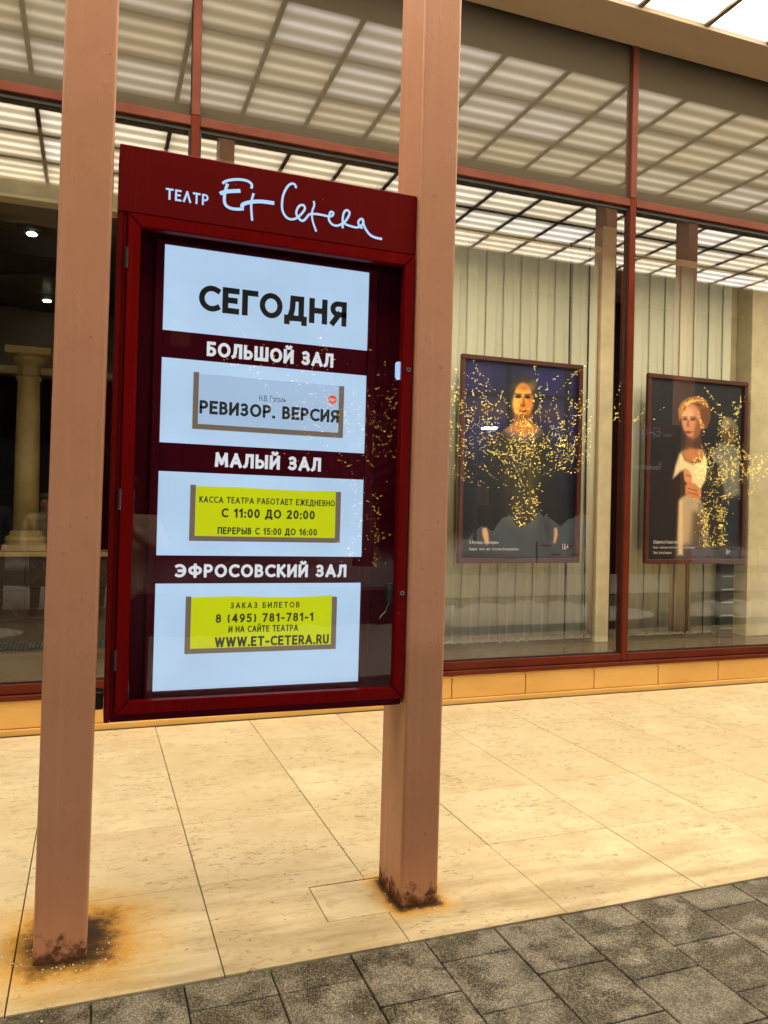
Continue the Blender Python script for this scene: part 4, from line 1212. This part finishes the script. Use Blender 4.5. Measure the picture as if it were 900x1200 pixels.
snow_bank("snow_drift", [(8.6, 1.2, .3, .05), (9.4, 1.1, .8, .16), (11, 1.0, .8, .14), (13, .9, .4, .05)], "")
snow_bank("snow_drift", [(-2.6, 1.3, .3, .05), (-1.6, 1.35, .4, .12), (-.95, 1.25, .35, .08), (-.75, 1.2, .2, .03)], "")
bm = BM(); box(bm, -80, 80, -60, -9, -.044, .02)
struct(obj("snow_field", bm, "snow"))

def lit_tree(bx, by, h, spread, seed, label, trunk_h=2.3, nb=2000):
    rs = random.Random(seed)
    t = thing("street_tree", (bx, by, 0), label, "tree", "light wrapped trees across the street")
    segs = []
    def grow(p, d, L, r, lv):
        n = 4
        q = p.copy()
        pts = [q.copy()]; rr = [r]
        for i in range(n):
            d = (d + Vector((rs.uniform(-.16, .16), rs.uniform(-.16, .16), rs.uniform(-.05, .14)))).normalized()
            q = q + d * L / n
            pts.append(q.copy()); rr.append(r * (1 - .6 * (i + 1) / n))
        segs.append((pts, rr, lv))
        if lv < 3:
            for k in range(4 if lv == 1 else 2):
                s = pts[rs.randint(1, n)]
                a = rs.uniform(0, 2 * math.pi)
                nd = (d * 1.0 + Vector((math.cos(a), math.sin(a), rs.uniform(-.2, .5))) * .8).normalized()
                grow(s, nd, L * rs.uniform(.5, .72), r * .5, lv + 1)
    top = Vector((bx, by, trunk_h))
    segs.append(([Vector((bx, by, -.1)), Vector((bx + .05, by, trunk_h * .5)), top], [.30, .26, .22], 0))
    for k in range(13):
        a = 2 * math.pi * k / 13 + rs.uniform(-.2, .2)
        el = rs.uniform(.05, .62)
        grow(top + Vector((0, 0, rs.uniform(-.3, .5))), Vector((math.cos(a) * math.cos(el), math.sin(a) * math.cos(el), math.sin(el))), spread * rs.uniform(.45, .62), .09, 1)
    for k in range(9):
        a = 2 * math.pi * k / 9
        el = rs.uniform(.7, 1.3)
        grow(top + Vector((0, 0, rs.uniform(-.3, .4))), Vector((math.cos(a) * math.cos(el), math.sin(a) * math.cos(el), math.sin(el))), spread * rs.uniform(.18, .30), .08, 1)
    b = BM()
    for pts, rr, lv in segs[1:]: tube(b, pts, rr, 4 if lv > 1 else 6)
    obj("crown", b, "bark", t)
    b = BM(); tube(b, segs[0][0], segs[0][1], 10); obj("trunk", b, "bark", t)
    lens = [(sum((pts[i + 1] - pts[i]).length for i in range(len(pts) - 1)), pts, rr, lv) for pts, rr, lv in segs]
    me = bpy.data.meshes.new("string_lights")
    vs, fs = [], []
    tot = sum(l * (26.0 if lv == 0 else 1) for l, _, _, lv in lens)
    for l, pts, rr, lv in lens:
        m_ = int(nb * l * (26.0 if lv == 0 else 1) / tot)
        for _ in range(m_):
            k = rs.randint(0, len(pts) - 2); u = rs.random()
            p = pts[k].lerp(pts[k + 1], u) + Vector((rs.gauss(0, 1), rs.gauss(0, 1), rs.gauss(0, 1))) * (.24 if lv == 0 else .028)
            s = rs.uniform(.010, .019); w = rs.uniform(1, 2.8)
            n0 = len(vs)
            vs += [(p.x + s * w, p.y, p.z), (p.x - s * w, p.y, p.z), (p.x, p.y + s, p.z), (p.x, p.y - s, p.z), (p.x, p.y, p.z + s), (p.x, p.y, p.z - s)]
            for f_ in ((0, 2, 4), (2, 1, 4), (1, 3, 4), (3, 0, 4), (2, 0, 5), (1, 2, 5), (3, 1, 5), (0, 3, 5)): fs.append(tuple(n0 + q for q in f_))
    me.from_pydata(vs, [], fs)
    me.materials.append(M["bulb_small" if seed == 13 else "bulb"])
    o = bpy.data.objects.new("string_lights", me); COL.objects.link(o)
    tag(o, label.replace("bare street tree", "string of amber lights wrapped round the tree"), "string lights", "amber string lights on the street trees")
    return t
lit_tree(15.3, -14.7, 6.0, 6.9, 11, "bare street tree mirrored over the capped woman's poster", nb=5200)
lit_tree(24.2, -14.7, 6.0, 5.4, 12, "bare street tree mirrored over the blonde woman's poster", trunk_h=2.2, nb=5200)
lit_tree(6.9, -14.7, 6.6, 5.6, 13, "bare street tree mirrored in the display case glass", nb=1700)

# barrier tape
def barrier(z, dy, lab):
    t = thing("barrier_tape", (12, -2.7, z), lab, "barrier tape", "red and white barrier tapes along the snow")
    n = 46
    for i in range(n):
        xa = 8.6 + i * .25; xb = xa + .245
        za = z - .06 * math.sin((xa - 8.6) / 11.5 * math.pi); zb = z - .06 * math.sin((xb - 8.6) / 11.5 * math.pi)
        b = prism(BM(), [(xa, za - .018), (xb, zb - .018), (xb, zb + .018), (xa, za + .018)], -2.7 + dy, -2.699 + dy, 'y')
        obj("tape_stripe", b, "tape_red" if i % 2 else "tape_white", t)
barrier(.70, 0, "lower red and white barrier tape reflected under the posters")
barrier(.86, -.4, "upper red and white barrier tape reflected under the posters")
for i, (x, lab) in enumerate(((8.55, "barrier stake at the left end of the tape"), (14.4, "barrier stake midway along the tape"), (20.2, "barrier stake at the right end of the tape"))):
    b = BM(); tube(b, [(x, -2.72, -.02), (x, -2.78, .95)], .02, 8)
    tag(obj("barrier_stake", b, "dark_steel"), lab, "stake", "stakes holding the barrier tape")

# street lamps and a dark block of houses across the road
lamp0 = None
for (x, y, lab) in ((11.6, -11.6, "street lamp with a white LED head behind the middle tree"), (27.0, -11.6, "street lamp with a white LED head farthest to the right"), (-9.0, -11.6, "street lamp with a white LED head behind the left tree")):
    if lamp0 is None:
        t = thing("street_lamp", (x, y, 0), lab, "street lamp", "street lamps across the road")
        b = BM(); tube(b, [(x, y, 0), (x, y, 4.0), (x, y + .1, 4.15), (x, y + .7, 4.22)], [.07, .05, .04, .035], 8); obj("pole", b, "dark_steel", t, True)
        obj("lamp_head", box(BM(), x - .09, x + .09, y + .55, y + 1.15, 4.20, 4.26, .02), "dark_steel", t)
        obj("lamp_glass", box(BM(), x - .17, x + .17, y + .65, y + 1.05, 4.175, 4.198), "led", t)
        lamp0 = t
    else:
        c = copy_tree(lamp0); c.location = (x, y, 0); c["label"] = lab
bd = thing("apartment_block", (10, -46, 0), "dark apartment block with a few lit windows across the street", "building")
obj("wall", box(BM(), -40, 70, -50, -46, 0, 15), "far_wall", bd)
obj("roof", box(BM(), -41, 71, -51, -45.4, 15.01, 15.6), "dark_steel", bd)
wn0 = obj("window", box(BM(), -.6, .6, -.05, .05, 0, 1.6), "black_rubber", bd, local=True); wl0 = obj("window", box(BM(), -.6, .6, -.05, .05, 0, 1.6), "window_glow", bd, local=True)
rs = random.Random(9); used = set()
k = 0
for i in range(26):
    for j in range(4):
        src = wl0 if rs.random() < .16 else wn0
        o = src
        if src.name in used: o = src.copy(); COL.objects.link(o)
        used.add(src.name)
        o.location = (-46 + i * 4.1, 4 * 0 + .06, 2.2 + j * 3.2)
        o.location.y = .03

# ------------------------------------------------------------------ people (seen only as reflections)
def skin(name, joints, edges, mat, parent, sub=1):
    me = bpy.data.meshes.new(name)
    b0 = BASE[parent.name]
    me.from_pydata([tuple(Vector(j[:3]) - b0) for j in joints], edges, [])
    o = bpy.data.objects.new(name, me); COL.objects.link(o)
    md = o.modifiers.new("skin", 'SKIN')
    sv = me.skin_vertices[0].data
    for i, j in enumerate(joints):
        r = j[3]; sv[i].radius = (r, j[4] if len(j) > 4 else r)
    sv[0].use_root = True
    s = o.modifiers.new("sub", 'SUBSURF'); s.levels = sub; s.render_levels = sub
    bpy.context.view_layer.update()
    m2 = bpy.data.meshes.new_from_object(o.evaluated_get(bpy.context.evaluated_depsgraph_get()))
    o.modifiers.clear(); o.data = m2
    for p in m2.polygons: p.use_smooth = True
    m2.materials.clear(); m2.materials.append(M[mat])
    o.parent = parent; BASE[o.name] = b0
    return o
def person(x, y, h, label, coat, arms, phone=False, bag=False):
    """faces +Y"""
    k = h / 1.68
    t = thing("person", (x, y, 0), label, "person", "people standing under the canopy")
    Z = lambda v: v * k
    J = [(x, y, Z(.92), .13, .10), (x, y, Z(1.12), .12, .09), (x, y, Z(1.33), .15, .09), (x, y + .01, Z(1.44), .055, .055), (x, y + .025, Z(1.50), .062, .07), (x, y + .03, Z(1.585), .075, .092), (x, y + .02, Z(1.655), .05, .062)]
    Ed = [(0, 1), (1, 2), (2, 3), (3, 4), (4, 5), (5, 6)]
    for s in (-1, 1):
        n = len(J)
        J += [(x + s * .095, y, Z(.82), .085), (x + s * .10, y + .02, Z(.48), .055), (x + s * .11, y - .01, Z(.09), .038), (x + s * .12, y + .11, Z(.03), .035, .028)]
        Ed += [(0, n), (n, n + 1), (n + 1, n + 2), (n + 2, n + 3)]
    for s, (el, wr) in zip((-1, 1), arms):
        n = len(J)
        sh = Vector((x + s * .185, y, Z(1.36)))
        el = Vector((x, y, 0)) + Vector(el); wr = Vector((x, y, 0)) + Vector(wr)
        J += [(*sh, .055), (*el, .04), (*wr, .025)]
        Ed += [(2, n), (n, n + 1), (n + 1, n + 2)]
        d = (wr - el).normalized(); side = d.cross(Vector((0, 1, 0))).normalized() * (1 if s < 0 else -1)
        palm = wr + d * .05
        J.append((*palm, .030, .016)); Ed.append((n + 2, n + 3))
        pi_ = n + 3
        for f in range(4):
            base = palm + d * .03 + side * (.024 - .016 * f)
            L = (.036, .042, .039, .030)[f]
            m = len(J)
            J += [(*base, .0085), (*(base + d * L * .6 + Vector((0, .012, 0))), .0078), (*(base + d * L + Vector((0, .03, .0))), .0065)]
            Ed += [(pi_, m), (m, m + 1), (m + 1, m + 2)]
        m = len(J)
        J += [(*(palm + side * .038 - d * .01), .010), (*(palm + side * .055 + d * .02 + Vector((0, .012, 0))), .008)]
        Ed += [(pi_, m), (m, m + 1)]
    skin("body", J, Ed, "skin", t, 1)
    # coat over trunk and arms
    C = [(x, y, Z(.78), .20, .15), (x, y, Z(.98), .165, .125), (x, y, Z(1.15), .155, .115), (x, y, Z(1.33), .175, .115), (x, y, Z(1.425), .085, .08)]
    CE = [(0, 1), (1, 2), (2, 3), (3, 4)]
    for s, (el, wr) in zip((-1, 1), arms):
        n = len(C)
        el = Vector((x, y, 0)) + Vector(el); wr = Vector((x, y, 0)) + Vector(wr)
        C += [(x + s * .19, y, Z(1.365), .075), (*el, .062), (*(el.lerp(wr, .9)), .045)]
        CE += [(3, n), (n, n + 1), (n + 1, n + 2)]
    skin("coat", C, CE, coat, t, 2)
    b = BM()
    for s in (-1, 1):
        tube(b, [(x + s * .095, y, Z(.86)), (x + s * .10, y + .02, Z(.48)), (x + s * .11, y - .01, Z(.10))], [.105, .075, .06], 10)
    obj("trousers", b, "trousers_dark", t, True)
    b = BM()
    for s in (-1, 1): box(b, x + s * .12 - .05, x + s * .12 + .05, y - .08, y + .20, 0, .09, .03, 2)
    obj("boots", b, "coat_black", t)
    b = BM()
    bmesh.ops.create_icosphere(b, subdivisions=3, radius=1, matrix=Matrix.Translation((x, y + .005, Z(1.60))) @ Matrix.Diagonal((.098, .115, .125, 1)))
    bmesh.ops.delete(b, geom=[v for v in b.verts if v.co.y > y + .055 and v.co.z < Z(1.655)], context='VERTS')
    obj("hair", b, "hair", t, True)
    b = BM()
    for s in (-1, 1):
        bmesh.ops.create_icosphere(b, subdivisions=1, radius=.009, matrix=Matrix.Translation((x + s * .031, y + .115, Z(1.60))))
    obj("eyes", b, "coat_black", t)
    b = BM(); tube(b, [(x, y + .115, Z(1.60)), (x, y + .140, Z(1.565)), (x, y + .115, Z(1.555))], [.008, .013, .007], 6); obj("nose", b, "skin", t, True)
    b = BM(); tube(b, [(x - .022, y + .112, Z(1.53)), (x, y + .12, Z(1.532)), (x + .022, y + .112, Z(1.53))], .005, 5); obj("mouth", b, "tape_red", t, True)
    if bag: tag(obj("shoulder_bag", box(BM(), x + .20, x + .34, y - .12, y + .16, .72, 1.0, .03, 2), "coat_black"), "black shoulder bag hanging beside the plaid coat", "bag")
    return t
person(.22, -.36, 1.70, "person in a pale coat holding up a phone, mirrored in the case glass", "coat_pale", (((-.26, .10, 1.22), (-.20, .24, 1.42)), ((.26, .10, 1.18), (.0, .28, 1.36))))
ph = thing("mobile_phone", (0, -.05, 1.5), "dark mobile phone held up by the person in the pale coat", "phone")
obj("phone_body", box(BM(), -.036, .036, -.034, -.026, 1.385, 1.535, .004, 2), "black_rubber", ph)
person(-.62, -.45, 1.62, "person in a plaid coat with a black bag, mirrored in the left window", "coat_plaid", (((-.27, -.02, 1.08), (-.25, .08, .84)), ((.27, -.02, 1.08), (.25, .08, .84))), bag=True)
person(-1.30, -.55, 1.74, "person in a black coat, mirrored at the left edge of the window", "coat_black", (((-.27, -.02, 1.08), (-.25, .08, .84)), ((.27, -.02, 1.08), (.25, .08, .84))))
